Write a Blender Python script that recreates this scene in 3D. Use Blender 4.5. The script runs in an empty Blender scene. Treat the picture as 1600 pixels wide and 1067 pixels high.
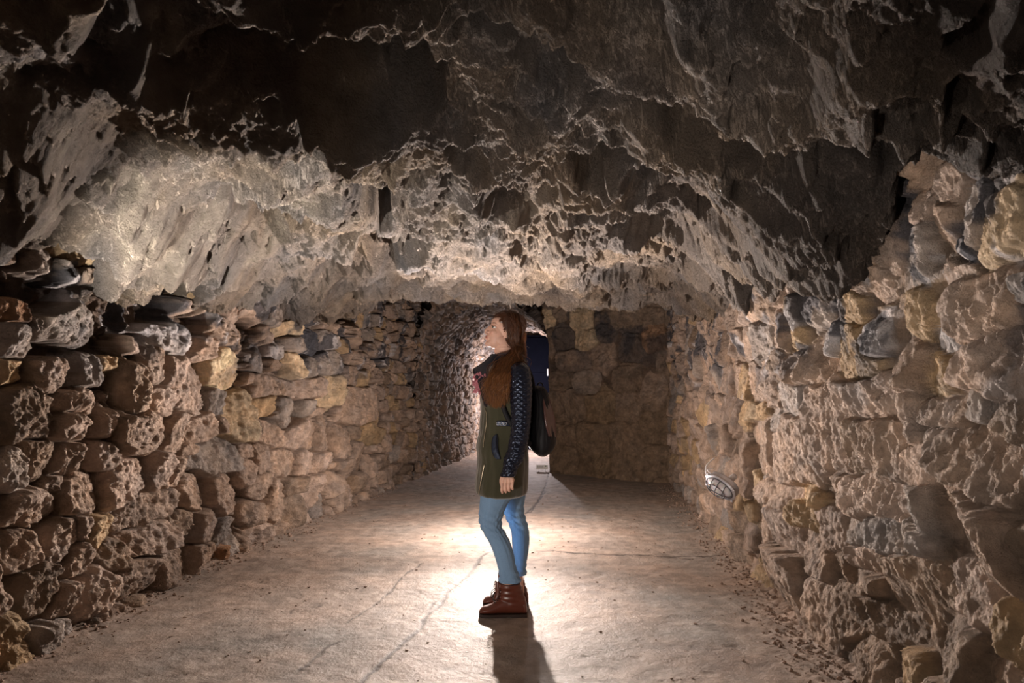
import bpy, bmesh, math, random
import numpy as np
from mathutils import Vector, Matrix

# ------------------------------------------------------------------ camera
F = 1067.0
PITCH = math.atan2(620 - 533.5, F)
CAM = np.array([0.0, 0.0, 1.2])
scene = bpy.context.scene
cam_d = bpy.data.cameras.new('camera')
cam_d.sensor_width = 36.0
cam_d.lens = 36.0 * F / 1600.0
cam_d.clip_start = 0.05
cam = bpy.data.objects.new('camera', cam_d)
scene.collection.objects.link(cam)
cam.location = CAM
cam.rotation_euler = (math.pi / 2 + PITCH, 0, 0)
scene.camera = cam
scene.view_settings.view_transform = 'Standard'
scene.view_settings.look = 'None'
scene.view_settings.gamma = 1.0
scene.view_settings.use_curve_mapping = False
scene.view_settings.exposure = 0.2

world = bpy.data.worlds.new('world')
scene.world = world
world.use_nodes = True
world.node_tree.nodes['Background'].inputs[0].default_value = (0.55, 0.42, 0.33, 1)
world.node_tree.nodes['Background'].inputs[1].default_value = 0.006

# ------------------------------------------------------------------ lights
def point_light(name, loc, power, col, rad):
    l = bpy.data.lights.new(name, 'POINT')
    l.energy = power; l.color = col; l.shadow_soft_size = rad
    o = bpy.data.objects.new(name, l); scene.collection.objects.link(o)
    o.location = loc
    return o

def spot_light(name, loc, target, power, col, rad, ang, blend=0.6):
    l = bpy.data.lights.new(name, 'SPOT')
    l.energy = power; l.color = col; l.shadow_soft_size = rad
    l.spot_size = math.radians(ang); l.spot_blend = blend
    o = bpy.data.objects.new(name, l); scene.collection.objects.link(o)
    o.location = loc
    d = Vector(target) - Vector(loc)
    o.rotation_euler = d.to_track_quat('-Z', 'Y').to_euler()
    return o

# strobe behind the visitor, hidden by her coat
spot_light('strobe_behind_visitor', (-0.11, 6.0, 0.72), (-0.30, 3.7, 1.85), 1050, (1.0, 0.85, 0.76), 0.03, 132, 0.9)
point_light('strobe_spill', (-0.11, 6.0, 0.72), 150, (1.0, 0.85, 0.76), 0.03)
# lamp further down the vaulted tunnel
point_light('tunnel_lamp', (0.36, 14.6, 1.35), 240, (1.0, 0.86, 0.86), 0.04)
# uplight standing on the ground to the left of the camera, below the frame
spot_light('uplight_left', (-1.93, 2.50, 0.98), (-1.30, 4.1, 2.35), 470, (1.0, 0.92, 0.82), 0.02, 68, 0.8)
# light on the visitor's face and coat from low on the left
spot_light('portrait_light', (-1.45, 1.5, 0.35), (0.10, 3.9, 1.10), 105, (1.0, 0.87, 0.78), 0.05, 70, 0.9)
# fill added low in front of the camera to brighten the right roof
spot_light('roof_fill_right', (-0.35, 1.15, 0.25), (1.05, 3.4, 2.45), 105, (1.0, 0.89, 0.80), 0.03, 78, 0.9)
# rim light added behind her shoulders, aimed at her back
spot_light('added_rim_light', (0.04, 6.2, 1.46), (-0.02, 3.95, 1.25), 380, (1.0, 0.90, 0.84), 0.03, 46, 0.6)
# weak soft fill added beside the camera
point_light('camera_fill', (-0.5, -0.3, 1.9), 4, (1.0, 0.84, 0.70), 0.25)
spot_light('right_wall_fill', (-1.5, 0.2, 1.35), (1.45, 2.9, 0.95), 85, (1.0, 0.88, 0.78), 0.06, 62, 0.9)  # unseen fill added on the left to brighten the right wall

# ------------------------------------------------------------------ helpers
def ray(px, py):
    cx = (px - 800.0) / F; cz = (533.5 - py) / F
    c, s = math.cos(PITCH), math.sin(PITCH)
    return np.array([cx, c - s * cz, s + c * cz])

def ground(px, py, z=0.0):
    r = ray(px, py); t = (z - CAM[2]) / r[2]
    return CAM + r * t

def at(px, py, y):
    r = ray(px, py)
    return CAM + r * (y / r[1])

def tag(o, label=None, cat=None, group=None, kind=None):
    if label: o['label'] = label
    if cat: o['category'] = cat
    if group: o['group'] = group
    if kind: o['kind'] = kind
    return o

def empty(name, loc):
    o = bpy.data.objects.new(name, None)
    o.empty_display_size = 0.1
    scene.collection.objects.link(o); o.location = loc
    return o

def mesh_np(name, V, Fc, mat=None, parent=None, smooth=True, col=None):
    """V (n,3) array, Fc (m,k) array or list of index lists"""
    me = bpy.data.meshes.new(name)
    V = np.asarray(V, dtype=np.float32).reshape(-1, 3)
    if isinstance(Fc, np.ndarray):
        m, k = Fc.shape
        me.vertices.add(len(V)); me.vertices.foreach_set('co', V.ravel())
        me.loops.add(m * k); me.loops.foreach_set('vertex_index', Fc.astype(np.int32).ravel())
        me.polygons.add(m)
        me.polygons.foreach_set('loop_start', np.arange(0, m * k, k, dtype=np.int32))
        me.polygons.foreach_set('loop_total', np.full(m, k, dtype=np.int32))
        me.update(calc_edges=True)
    else:
        me.from_pydata([tuple(map(float, v)) for v in V], [], [list(map(int, f)) for f in Fc])
        me.update()
    if smooth:
        me.polygons.foreach_set('use_smooth', [True] * len(me.polygons))
    if col is not None:
        at_ = me.attributes.new('Col', 'FLOAT_COLOR', 'POINT')
        c4 = np.ones((len(V), 4), dtype=np.float32); c4[:, :3] = col.reshape(-1, 3)
        at_.data.foreach_set('color', c4.ravel())
    if mat: me.materials.append(mat)
    o = bpy.data.objects.new(name, me)
    scene.collection.objects.link(o)
    if parent is not None:
        o.parent = parent
        o.location = -Vector(root_loc(parent))
    return o

def root_loc(o):
    v = Vector((0, 0, 0))
    while o is not None:
        v += Vector(o.location); o = o.parent
    return v

def grid_faces(nu, nv, flip=False, wrap_v=False):
    i = np.arange(nu - 1)[:, None]; j = np.arange(nv if wrap_v else nv - 1)[None, :]
    a = i * nv + j; b = i * nv + (j + 1) % nv
    c = (i + 1) * nv + (j + 1) % nv; d = (i + 1) * nv + j
    q = np.stack([a, b, c, d], -1).reshape(-1, 4)
    return q[:, ::-1] if flip else q

# ------------------------------------------------------------------ noise
def _hash(ix, iy, seed):
    h = (ix.astype(np.int64) * 374761393 + iy.astype(np.int64) * 668265263 + seed * 1442695041) & 0xFFFFFFFF
    h = ((h ^ (h >> 13)) * 1274126177) & 0xFFFFFFFF
    h = (h ^ (h >> 16)) & 0xFFFFFFFF
    return h

def perlin(x, y, seed=0):
    x0 = np.floor(x); y0 = np.floor(y)
    fx = x - x0; fy = y - y0
    u = fx * fx * fx * (fx * (fx * 6 - 15) + 10); v = fy * fy * fy * (fy * (fy * 6 - 15) + 10)
    def g(dx, dy):
        h = _hash(x0 + dx, y0 + dy, seed)
        a = h * (2 * math.pi / 4294967296.0)
        return np.cos(a) * (fx - dx) + np.sin(a) * (fy - dy)
    n00 = g(0, 0); n10 = g(1, 0); n01 = g(0, 1); n11 = g(1, 1)
    return 1.5 * ((n00 * (1 - u) + n10 * u) * (1 - v) + (n01 * (1 - u) + n11 * u) * v)

def fbm(x, y, sc, octv=4, seed=0, gain=0.5):
    r = 0; a = 1.0; t = 0
    for k in range(octv):
        r = r + a * perlin(x * sc + 17.3 * k, y * sc - 9.1 * k, seed + k * 7)
        t += a; a *= gain; sc *= 2.03
    return r / t

def ridged(x, y, sc, octv=4, seed=0, gain=0.55):
    r = 0; a = 1.0; t = 0
    for k in range(octv):
        n = 1 - np.abs(perlin(x * sc + 7.7 * k, y * sc + 3.3 * k, seed + k * 11)) * 2
        r = r + a * n; t += a; a *= gain; sc *= 2.1
    return r / t

def sstep(a, b, x):
    t = np.clip((x - a) / (b - a), 0, 1)
    return t * t * (3 - 2 * t)

def cells(X, Y, size, seed, jit=0.9):
    """F1, F2 and id of a jittered grid voronoi"""
    gx = np.floor(X / size); gy = np.floor(Y / size)
    f1 = np.full(X.shape, 9.0); f2 = np.full(X.shape, 9.0); idd = np.zeros(X.shape)
    for dx in (-1, 0, 1):
        for dy in (-1, 0, 1):
            hx = _hash(gx + dx, gy + dy, seed) / 4294967296.0
            hy = _hash(gx + dx, gy + dy, seed + 91) / 4294967296.0
            cx = (gx + dx + 0.5 + (hx - 0.5) * jit); cy = (gy + dy + 0.5 + (hy - 0.5) * jit)
            d = np.hypot(X / size - cx, Y / size - cy)
            m = d < f1
            f2 = np.where(m, f1, np.minimum(f2, d)); idd = np.where(m, hx, idd); f1 = np.where(m, d, f1)
    return f1, f2, idd

# ------------------------------------------------------------------ materials
def new_mat(name):
    m = bpy.data.materials.new(name); m.use_nodes = True
    nt = m.node_tree
    return m, nt, nt.nodes['Principled BSDF']

def simple_mat(name, col, rough=0.6, metal=0.0, spec=0.5, nscale=0, nstr=0.2, bump=0.0, sheen=0.0, coat=0.0):
    m, nt, b = new_mat(name)
    b.inputs['Base Color'].default_value = (*col, 1)
    b.inputs['Roughness'].default_value = rough
    b.inputs['Metallic'].default_value = metal
    b.inputs['Specular IOR Level'].default_value = spec
    b.inputs['Sheen Weight'].default_value = sheen
    b.inputs['Coat Weight'].default_value = coat
    if nscale:
        tc = nt.nodes.new('ShaderNodeTexCoord')
        n = nt.nodes.new('ShaderNodeTexNoise'); n.inputs['Scale'].default_value = nscale; n.inputs['Detail'].default_value = 5
        nt.links.new(tc.outputs['Object'], n.inputs['Vector'])
        mx = nt.nodes.new('ShaderNodeMix'); mx.data_type = 'RGBA'
        mx.inputs[6].default_value = (*[c * (1 - nstr) for c in col], 1)
        mx.inputs[7].default_value = (*[min(1, c * (1 + nstr)) for c in col], 1)
        nt.links.new(n.outputs['Fac'], mx.inputs[0]); nt.links.new(mx.outputs[2], b.inputs['Base Color'])
        if bump:
            bp = nt.nodes.new('ShaderNodeBump'); bp.inputs['Strength'].default_value = 1.0; bp.inputs['Distance'].default_value = bump
            nt.links.new(n.outputs['Fac'], bp.inputs['Height']); nt.links.new(bp.outputs['Normal'], b.inputs['Normal'])
    return m

def rock_mat(name, rough=0.62, bump1=0.02, bump2=0.006, sc1=22.0, sc2=110.0, var=0.35, spec=0.45, stretch=(1, 1, 1)):
    m, nt, b = new_mat(name)
    N = nt.nodes.new; L = nt.links.new
    at_ = N('ShaderNodeAttribute'); at_.attribute_name = 'Col'
    tc = N('ShaderNodeTexCoord'); mp = N('ShaderNodeMapping'); mp.inputs['Scale'].default_value = stretch
    L(tc.outputs['Object'], mp.inputs['Vector'])
    n1 = N('ShaderNodeTexNoise'); n1.inputs['Scale'].default_value = sc1; n1.inputs['Detail'].default_value = 9; n1.inputs['Roughness'].default_value = 0.68
    n2 = N('ShaderNodeTexNoise'); n2.inputs['Scale'].default_value = sc2; n2.inputs['Detail'].default_value = 5; n2.inputs['Roughness'].default_value = 0.7
    n3 = N('ShaderNodeTexNoise'); n3.inputs['Scale'].default_value = 9; n3.inputs['Detail'].default_value = 8
    for n in (n1, n2, n3): L(mp.outputs[0], n.inputs['Vector'])
    mr = N('ShaderNodeMapRange'); mr.inputs['From Min'].default_value = 0.3; mr.inputs['From Max'].default_value = 0.7
    mr.inputs['To Min'].default_value = 1 - var; mr.inputs['To Max'].default_value = 1 + var
    L(n3.outputs['Fac'], mr.inputs['Value'])
    mr2 = N('ShaderNodeMapRange'); mr2.inputs['From Min'].default_value = 0.3; mr2.inputs['From Max'].default_value = 0.7
    mr2.inputs['To Min'].default_value = 1 - var * 0.7; mr2.inputs['To Max'].default_value = 1 + var * 0.7
    L(n1.outputs['Fac'], mr2.inputs['Value'])
    mu = N('ShaderNodeMath'); mu.operation = 'MULTIPLY'; L(mr.outputs[0], mu.inputs[0]); L(mr2.outputs[0], mu.inputs[1])
    vm = N('ShaderNodeVectorMath'); vm.operation = 'SCALE'
    L(at_.outputs['Color'], vm.inputs[0]); L(mu.outputs[0], vm.inputs['Scale'])
    L(vm.outputs[0], b.inputs['Base Color'])
    b.inputs['Roughness'].default_value = rough
    b.inputs['Specular IOR Level'].default_value = spec
    bp1 = N('ShaderNodeBump'); bp1.inputs['Distance'].default_value = bump1; bp1.inputs['Strength'].default_value = 1
    bp2 = N('ShaderNodeBump'); bp2.inputs['Distance'].default_value = bump2; bp2.inputs['Strength'].default_value = 1
    L(n1.outputs['Fac'], bp1.inputs['Height']); L(n2.outputs['Fac'], bp2.inputs['Height'])
    L(bp1.outputs['Normal'], bp2.inputs['Normal']); L(bp2.outputs['Normal'], b.inputs['Normal'])
    return m

M_WALL = rock_mat('rough_wall_stone', 0.72, 0.050, 0.012, 26.0, 100.0, 0.35, 0.28)
M_CEIL = rock_mat('cave_rock', 0.72, 0.042, 0.012, 20.0, 80.0, 0.24, 0.3)
M_FLOOR = rock_mat('worn_floor', 0.68, 0.012, 0.004, 9.0, 70.0, 0.2, 0.35)

# stone colours
TAN = (0.34, 0.25, 0.192); BROWN = (0.26, 0.19, 0.14); OCHRE = (0.37, 0.26, 0.155); GREY = (0.29, 0.245, 0.215)
CREAM = (0.55, 0.42, 0.28); WHITE = (0.48, 0.45, 0.45); SOOT = (0.055, 0.055, 0.065); RUST = (0.36, 0.20, 0.11)
PINK = (0.36, 0.27, 0.215); MORTAR = (0.075, 0.050, 0.037)
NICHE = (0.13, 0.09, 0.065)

# ------------------------------------------------------------------ walls
LB = [ground(*p) for p in [(0, 1037), (200, 950), (312, 887), (437, 837), (550, 787), (600, 763), (663, 742)]]
LB = [(-2.45, -1.5), (-2.40, 0.5), (-2.36, 2.0)] + [(p[0] - 0.05, p[1]) for p in LB]
RB = [ground(*p) for p in [(1310, 1050), (1239, 990), (1199, 937), (1150, 880), (1110, 830), (1080, 795), (1047, 757)]]
RB = [(1.30, -1.5), (1.30, 0.5), (1.34, 1.8)] + [(p[0] + 0.05, p[1]) for p in RB]

def make_path(pts, y_samples):
    p = np.array(pts); o = np.argsort(p[:, 1]); p = p[o]
    yy = np.linspace(p[0, 1], p[-1, 1] + 0.6, 1500)
    sl = (p[-1, 0] - p[-2, 0]) / (p[-1, 1] - p[-2, 1])
    pe = np.vstack([p, [p[-1, 0] + sl * 2, p[-1, 1] + 2]])
    xx = np.interp(yy, pe[:, 1], pe[:, 0])
    k = np.ones(61) / 61
    xs = np.convolve(np.pad(xx, 30, mode='edge'), k, mode='valid')
    xs[:30] = xx[:30]; xs[-30:] = xx[-30:]
    s = np.concatenate([[0], np.cumsum(np.hypot(np.diff(xs), np.diff(yy)))])
    return yy, xs, s

def y_grid(y0, y1, near=1.3, fine=0.006, k=0.0021, coarse=0.05):
    ys = [y0]
    while ys[-1] < y1:
        y = ys[-1]
        ys.append(y + (coarse if y < near else max(fine, k * y)))
    return np.array(ys)

def pix_to_path(px, py, path, off=0.0):
    yy, xs, s = path; xs = xs + off
    r = ray(px, py)
    m = yy > 0.4
    g = xs[m] - yy[m] * r[0] / r[1]
    k = np.argmin(np.abs(g)) if not np.any(np.diff(np.sign(g))) else np.where(np.diff(np.sign(g)))[0][0]
    y = yy[m][k]
    return s[m][k], CAM[2] + r[2] / r[1] * y

def stone_field(S, V, stones, seed, warp=0.02):
    """S (nu,1..) grid coords; returns d1, d2, id"""
    Sg, Vg = S, V
    ws = warp * fbm(Sg, Vg, 9.0, 3, seed); wv = warp * fbm(Sg, Vg, 9.0, 3, seed + 50)
    ws2 = warp * 2.0 * fbm(Sg, Vg, 3.5, 2, seed + 9); wv2 = warp * 2.0 * fbm(Sg, Vg, 3.5, 2, seed + 59)
    X = Sg + ws + ws2; Y = Vg + wv + wv2
    d1 = np.full(S.shape, 6.0); d2 = np.full(S.shape, 6.0); idd = np.full(S.shape, -1, dtype=int); hz = np.zeros(S.shape)
    su = S[:, 0]; vv = V[0, :]
    for k, st in enumerate(stones):
        cs, cv, hw, hh, rot, p = st[:6]
        i0, i1 = np.searchsorted(su, cs - hw * 1.9 - 0.05), np.searchsorted(su, cs + hw * 1.9 + 0.05)
        j0, j1 = np.searchsorted(vv, cv - hh * 1.9 - 0.05), np.searchsorted(vv, cv + hh * 1.9 + 0.05)
        if i1 <= i0 or j1 <= j0: continue
        sl = (slice(i0, i1), slice(j0, j1))
        dx = X[sl] - cs; dy = Y[sl] - cv
        c, s_ = math.cos(rot), math.sin(rot)
        u = np.abs((dx * c + dy * s_) / hw); v = np.abs((-dx * s_ + dy * c) / hh)
        d = (u ** p + v ** p) ** (1.0 / p)
        a1 = d1[sl]; a2 = d2[sl]; ii = idd[sl]
        m = d < a1
        hz[sl] = np.where(m, v ** p / (u ** p + v ** p + 1e-6), hz[sl])
        d2[sl] = np.where(m, a1, np.minimum(a2, d)); idd[sl] = np.where(m, k, ii); d1[sl] = np.where(m, d, a1)
    return d1, d2, idd, hz

def fill_stones(stones, smin, smax, vmin, vmax, w, h, rng, cols, clear=0.40):
    """coursed rubble wherever the traced stones leave room"""
    out = []
    ex = np.array([[s[0], s[1], s[2], s[3]] for s in stones]) if stones else np.zeros((0, 4))
    v = vmin
    while v < vmax:
        hh = h * rng.uniform(0.75, 1.25)
        s = smin + rng.uniform(0, w)
        while s < smax:
            ww = w * rng.uniform(0.65, 1.5)
            cs, cv = s + ww / 2, v + hh / 2 + rng.uniform(-0.25, 0.25) * h + 0.1 * h * math.sin(s * 3)
            ok = True
            if len(ex):
                q = np.maximum(np.abs(cs - ex[:, 0]) / (ex[:, 2] + ww * clear), np.abs(cv - ex[:, 1]) / (ex[:, 3] + hh * clear))
                ok = q.min() > 1.0
            if ok:
                out.append((cs, cv, ww * 0.5, hh * 0.5 * rng.uniform(0.9, 1.15), rng.uniform(-0.22, 0.22), rng.uniform(2.2, 3.6), cols[rng.randrange(len(cols))]))
            s += ww
        v += hh
    return out

def wall_relief(S, V, stones, seed, amp=0.10, rough=1.0, gapw=0.22, fine=1.0, mortar=None):
    mort = mortar or MORTAR
    rng = random.Random(seed)
    d1, d2, idd, hz = stone_field(S, V, stones, seed)
    n = len(stones)
    prot = np.array([rng.uniform(0.55, 1.15) for _ in range(n)] + [0.3])
    ta = np.array([rng.uniform(-1, 1) for _ in range(n)] + [0.0]); tb = np.array([rng.uniform(-1, 1) for _ in range(n)] + [0.0])
    cs = np.array([s[0] for s in stones] + [0.0]); cv = np.array([s[1] for s in stones] + [0.0])
    col = np.array([s[6] for s in stones] + [mort])
    jit = np.array([rng.uniform(0.8, 1.2) for _ in range(n)] + [1.0])
    for k, st_ in enumerate(stones):
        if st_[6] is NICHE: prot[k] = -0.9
    P = prot[idd]
    dome = np.clip(1 - np.clip(d1, 0, 1.22) ** 5 / 1.22 ** 5, 0, 1) ** 0.5
    joint = sstep(0.0, gapw, d2 - d1)
    body = dome * (0.25 + 0.75 * joint)
    body = 1 - (1 - body) * (1 - 0.45 * hz)
    joint = 1 - (1 - joint) * (1 - 0.5 * hz)
    tilt = (ta[idd] * (S - cs[idd]) + tb[idd] * (V - cv[idd])) * 0.45
    rid = ridged(S * 1.5, V * 0.8, 7.0, 5, seed + 3)
    rid2 = ridged(S * 1.4, V * 0.8, 22.0, 3, seed + 33)
    f = fbm(S, V, 14.0, 5, seed + 5, 0.6)
    facet = np.abs(perlin(S * 11 + 4 * idd, V * 11 - 3 * idd, seed + 8))
    h = amp * P * body + tilt * body + rough * (0.040 * rid * body + 0.017 * rid2 * (0.4 + body) + 0.030 * f - 0.035 * facet * body)
    h -= 0.065 * (1 - joint) * sstep(0.04, 0.10, amp)
    h += 0.05 * fbm(S, V, 1.3, 2, seed + 21)
    inn = np.clip(body * 2.2, 0, 1)[..., None]
    C = (col[idd] * jit[idd][..., None]) * inn + np.array(mort) * (1 - inn)
    # warm and cool mottling that belongs to the stone itself
    w = fbm(S, V, 5.0, 4, seed + 70)[..., None]
    C = C * (1 + np.array([0.09, 0.02, -0.07]) * np.clip(w * 1.6, -1, 1))
    return h, C, idd, body

def soot_white(C, S, V, top, seed, amount=1.0, white=1.0):
    """mineral crust and soot stains in the upper courses"""
    n = fbm(S, V, 3.2, 5, seed); n2 = fbm(S, V * 0.6, 9.0, 4, seed + 5)
    band = sstep(top - 0.95, top - 0.35, V)
    k = np.clip(sstep(0.02, 0.22, n) * band * amount, 0, 0.9)[..., None]
    C = C * (1 - k) + np.array(SOOT) * k
    k2 = np.clip(sstep(0.20, 0.34, n2) * band * white * sstep(-0.05, 0.1, n), 0, 0.85)[..., None]
    return C * (1 - k2) + np.array(WHITE) * k2

def boxes_to_stones(boxes, path, p=2.8, off=0.0):
    out = []
    def pix_to_path(a_, b_, c_): return globals()['pix_to_path'](a_, b_, c_, off)
    for b in boxes:
        x0, y0, x1, y1 = b[:4]; c = b[4] if len(b) > 4 else TAN; rot = b[5] if len(b) > 5 else 0.0
        sa, _ = pix_to_path(x0, (y0 + y1) / 2, path); sb, _ = pix_to_path(x1, (y0 + y1) / 2, path)
        sm, _ = pix_to_path((x0 + x1) / 2, (y0 + y1) / 2, path)
        _, va = pix_to_path((x0 + x1) / 2, y1, path); _, vb = pix_to_path((x0 + x1) / 2, y0, path)
        out.append(((sa + sb) / 2, (va + vb) / 2, abs(sb - sa) / 2 * 1.04, abs(vb - va) / 2 * 1.04, rot, p, c))
    return out

LEFT_BOXES = [
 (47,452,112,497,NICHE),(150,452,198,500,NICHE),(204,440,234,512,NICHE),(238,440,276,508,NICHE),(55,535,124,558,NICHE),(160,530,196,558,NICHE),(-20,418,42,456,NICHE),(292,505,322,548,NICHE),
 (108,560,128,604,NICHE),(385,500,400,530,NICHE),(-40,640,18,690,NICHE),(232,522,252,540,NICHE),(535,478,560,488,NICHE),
 (2,606,80,688,BROWN),(78,616,129,645),(130,603,158,643),(194,575,222,642,BROWN),(78,650,140,690),(160,645,182,688,PINK),(156,692,190,732,PINK),
 (30,688,98,750,BROWN),(95,695,134,747),(0,700,60,765,GREY),(88,738,114,770),(100,742,171,805,TAN),(15,774,103,822,TAN),(-60,774,12,822,BROWN),
 (0,828,56,888,TAN),(68,812,122,878,TAN),(120,803,140,840,PINK),(140,803,194,848,OCHRE),(28,876,96,955,BROWN),(105,845,155,900,TAN),
 (122,885,177,955,PINK),(88,915,122,965,TAN),(170,842,214,888,BROWN),(0,505,52,562,GREY),(52,470,155,532,GREY),(0,470,48,503,RUST),
 (55,560,106,610,TAN),(128,553,163,602,GREY),(163,560,192,583,OCHRE),(0,562,44,603,OCHRE),(250,505,290,550,WHITE),(308,525,338,560,PINK),
 (350,450,380,510,PINK),(333,500,368,537,TAN),(364,520,382,552,TAN),(255,562,283,610,PINK),(219,542,246,597,TAN),(280,575,332,648,PINK),
 (335,550,381,612,CREAM),(227,600,272,653,PINK),(332,606,357,646,GREY),(180,645,252,712,TAN),(258,648,304,715,TAN),(303,645,345,695,TAN),
 (345,648,362,675),(360,620,397,690,CREAM),(288,692,313,712),(314,682,376,744,GREY),(185,715,231,800,PINK),(232,710,257,768,PINK),
 (253,705,302,764,TAN),(285,740,328,800,TAN),(330,738,384,806,PINK),(197,765,285,822,TAN),(265,798,304,848,BROWN),(300,795,344,848,PINK),
 (343,806,373,850,GREY),(210,818,280,870,PINK),(193,870,252,928,TAN),(255,848,297,912,TAN),(296,850,327,898,TAN),(326,845,346,880),
 (347,850,362,875,RUST),(362,842,380,868,GREY),(432,622,467,666,GREY),(452,592,484,622,PINK),(426,590,451,621,TAN),(398,586,424,622,PINK),
 (484,590,510,620,TAN),(510,590,539,634,CREAM),(540,602,561,660,TAN),(539,572,565,606,TAN),(565,580,585,602,OCHRE),(531,528,549,553,OCHRE),
 (546,510,574,536,TAN),(555,490,574,513,OCHRE),(561,605,583,660,TAN),(397,650,412,684),(412,660,443,702,TAN),(448,658,477,703,PINK),
 (478,656,491,702,TAN),(490,660,527,703,TAN),(530,668,554,712,TAN),(555,695,576,733,TAN),(570,660,595,694,OCHRE),(583,642,598,668,OCHRE),
 (398,690,426,738,PINK),(376,690,398,714,PINK),(378,716,397,760,PINK),(386,780,412,820,TAN),(398,738,428,780,TAN),(418,742,450,812,TAN),
 (450,744,480,772,BROWN),(453,772,477,824,BROWN),(426,700,462,744,TAN),(464,702,490,744,PINK),(490,704,515,742,PINK),(497,765,510,808,GREY),
 (480,745,508,790,PINK),(508,742,530,775,TAN),(521,763,540,797,TAN),(540,761,553,791,PINK),(385,460,412,505,PINK),(412,470,450,505,GREY),
 (438,498,470,525,CREAM),(470,480,500,505,GREY),(478,455,510,480,TAN),(508,455,540,495,BROWN),(455,525,476,550,GREY),(478,520,502,550,SOOT),
 (502,520,525,548,GREY),(430,540,455,560,WHITE),(455,556,470,590,CREAM),(478,560,500,588,GREY),(505,548,540,585,GREY),(398,550,424,584,GREY),
]
RIGHT_BOXES = [
 (1525,312,1604,400,CREAM),(1475,430,1568,530,TAN),(1575,435,1640,475,GREY),(1395,358,1450,430,GREY),(1400,455,1445,525,OCHRE),(1487,366,1514,394,SOOT),
 (1500,300,1535,368,GREY),(1443,502,1489,550,WHITE),(1432,550,1490,604,OCHRE),(1490,528,1620,612,PINK),(1430,622,1497,668,TAN),(1512,608,1545,655,GREY),
 (1550,612,1640,680,BROWN),(1455,672,1585,775,TAN),(1448,778,1600,880,TAN,0.25),(1590,700,1680,800,GREY),(1590,840,1680,940,BROWN),(1398,752,1458,822,GREY),(1480,895,1545,975,PINK),
 (1375,872,1460,960,BROWN),(1560,950,1640,1040,OCHRE),(1440,975,1530,1067,BROWN),(1300,447,1345,505,OCHRE),(1295,512,1360,590,OCHRE),
 (1342,500,1377,550,WHITE),(1275,508,1302,550,WHITE),(1330,415,1378,450,TAN),(1235,545,1280,602,TAN),(1258,462,1285,508,GREY),(1257,602,1320,735,PINK),
 (1318,586,1412,655,PINK),(1322,660,1355,738,BROWN),(1353,655,1412,745,TAN),(1205,655,1262,762,TAN),(1285,738,1325,800,TAN),(1328,745,1392,818,PINK),
 (1198,752,1235,792,TAN),(1205,800,1236,858,PINK),(1182,802,1206,900,TAN),(1236,790,1268,835,OCHRE),(1270,786,1308,858,PINK),(1313,800,1340,852,GREY),
 (1347,820,1420,872,GREY),(1240,837,1285,905,TAN),(1285,857,1320,912,BROWN),(1322,855,1367,892,PINK),(1300,890,1370,935,BROWN),(1372,872,1376,880,BROWN),
 (1197,862,1250,985,TAN),(1253,905,1293,1020,TAN),(1290,915,1330,1000,BROWN),(1333,937,1412,1000,BROWN),(1318,1005,1370,1070,BROWN),(1382,1010,1440,1070,OCHRE),
 (1198,645,1220,682,GREY),(1172,655,1198,725,TAN),(1155,628,1187,662,OCHRE),(1380,545,1432,610,TAN),(1410,610,1428,700,PINK),(1400,700,1450,750,PINK),(1236,762,1284,790,OCHRE),
 (1150,690,1172,740,TAN),(1215,600,1255,650,GREY),(1390,820,1450,865,GREY),
]

ALLC = [TAN, TAN, PINK, BROWN, GREY, TAN, OCHRE, PINK, TAN, PINK]

def build_wall(name, pts, boxes, side, seed, top, y1, w, h, amp, traced_p=2.8, soot=1.0, white=1.0, vmax=2.9, rough=1.0, mortar=None):
    path = make_path(pts, None)
    yy, xs, s = path
    ys = y_grid(-1.5, y1)
    sx = np.interp(ys, yy, xs); ss = np.interp(ys, yy, s)
    dxdy = np.gradient(xs, yy); dd = np.interp(ys, yy, dxdy)
    nrm = np.stack([np.ones_like(dd), -dd], -1) * side
    nrm /= np.linalg.norm(nrm, axis=1, keepdims=True)
    vs = np.arange(-0.10, vmax, 0.0072)
    S, V = np.meshgrid(ss, vs, indexing='ij')
    st = boxes_to_stones(boxes, path, traced_p, side * amp * 0.75)
    rng = random.Random(seed)
    st += fill_stones(st, ss[0], ss[-1], -0.1, vmax, w, h, rng, ALLC)
    st += fill_stones(st, ss[0], ss[-1], -0.1, vmax, w * 0.5, h * 0.5, rng, ALLC, 0.42)
    hgt, C, idd, body = wall_relief(S, V, st, seed, amp, rough, mortar=mortar)
    C = soot_white(C, S, V, top, seed + 200, soot, white)
    hgt = hgt - 0.02
    X = sx[:, None] + nrm[:, 0:1] * hgt; Y = ys[:, None] + nrm[:, 1:2] * hgt
    C = np.clip(C * 1.3, 0, 0.8)
    o = mesh_np(name, np.stack([X, Y, V], -1), grid_faces(len(ys), len(vs), flip=(side > 0)), M_WALL, None, True, C)
    tag(o, None, None, None, 'structure')
    return path

PATH_L = build_wall('wall_left', LB, LEFT_BOXES, +1, 11, 2.1, 10.6, 0.22, 0.19, 0.135, rough=0.8)
PATH_R = build_wall('wall_right', RB, RIGHT_BOXES, -1, 23, 1.95, 10.4, 0.27, 0.21, 0.050, white=0.9, rough=0.5, mortar=(0.19, 0.14, 0.105))

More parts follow.
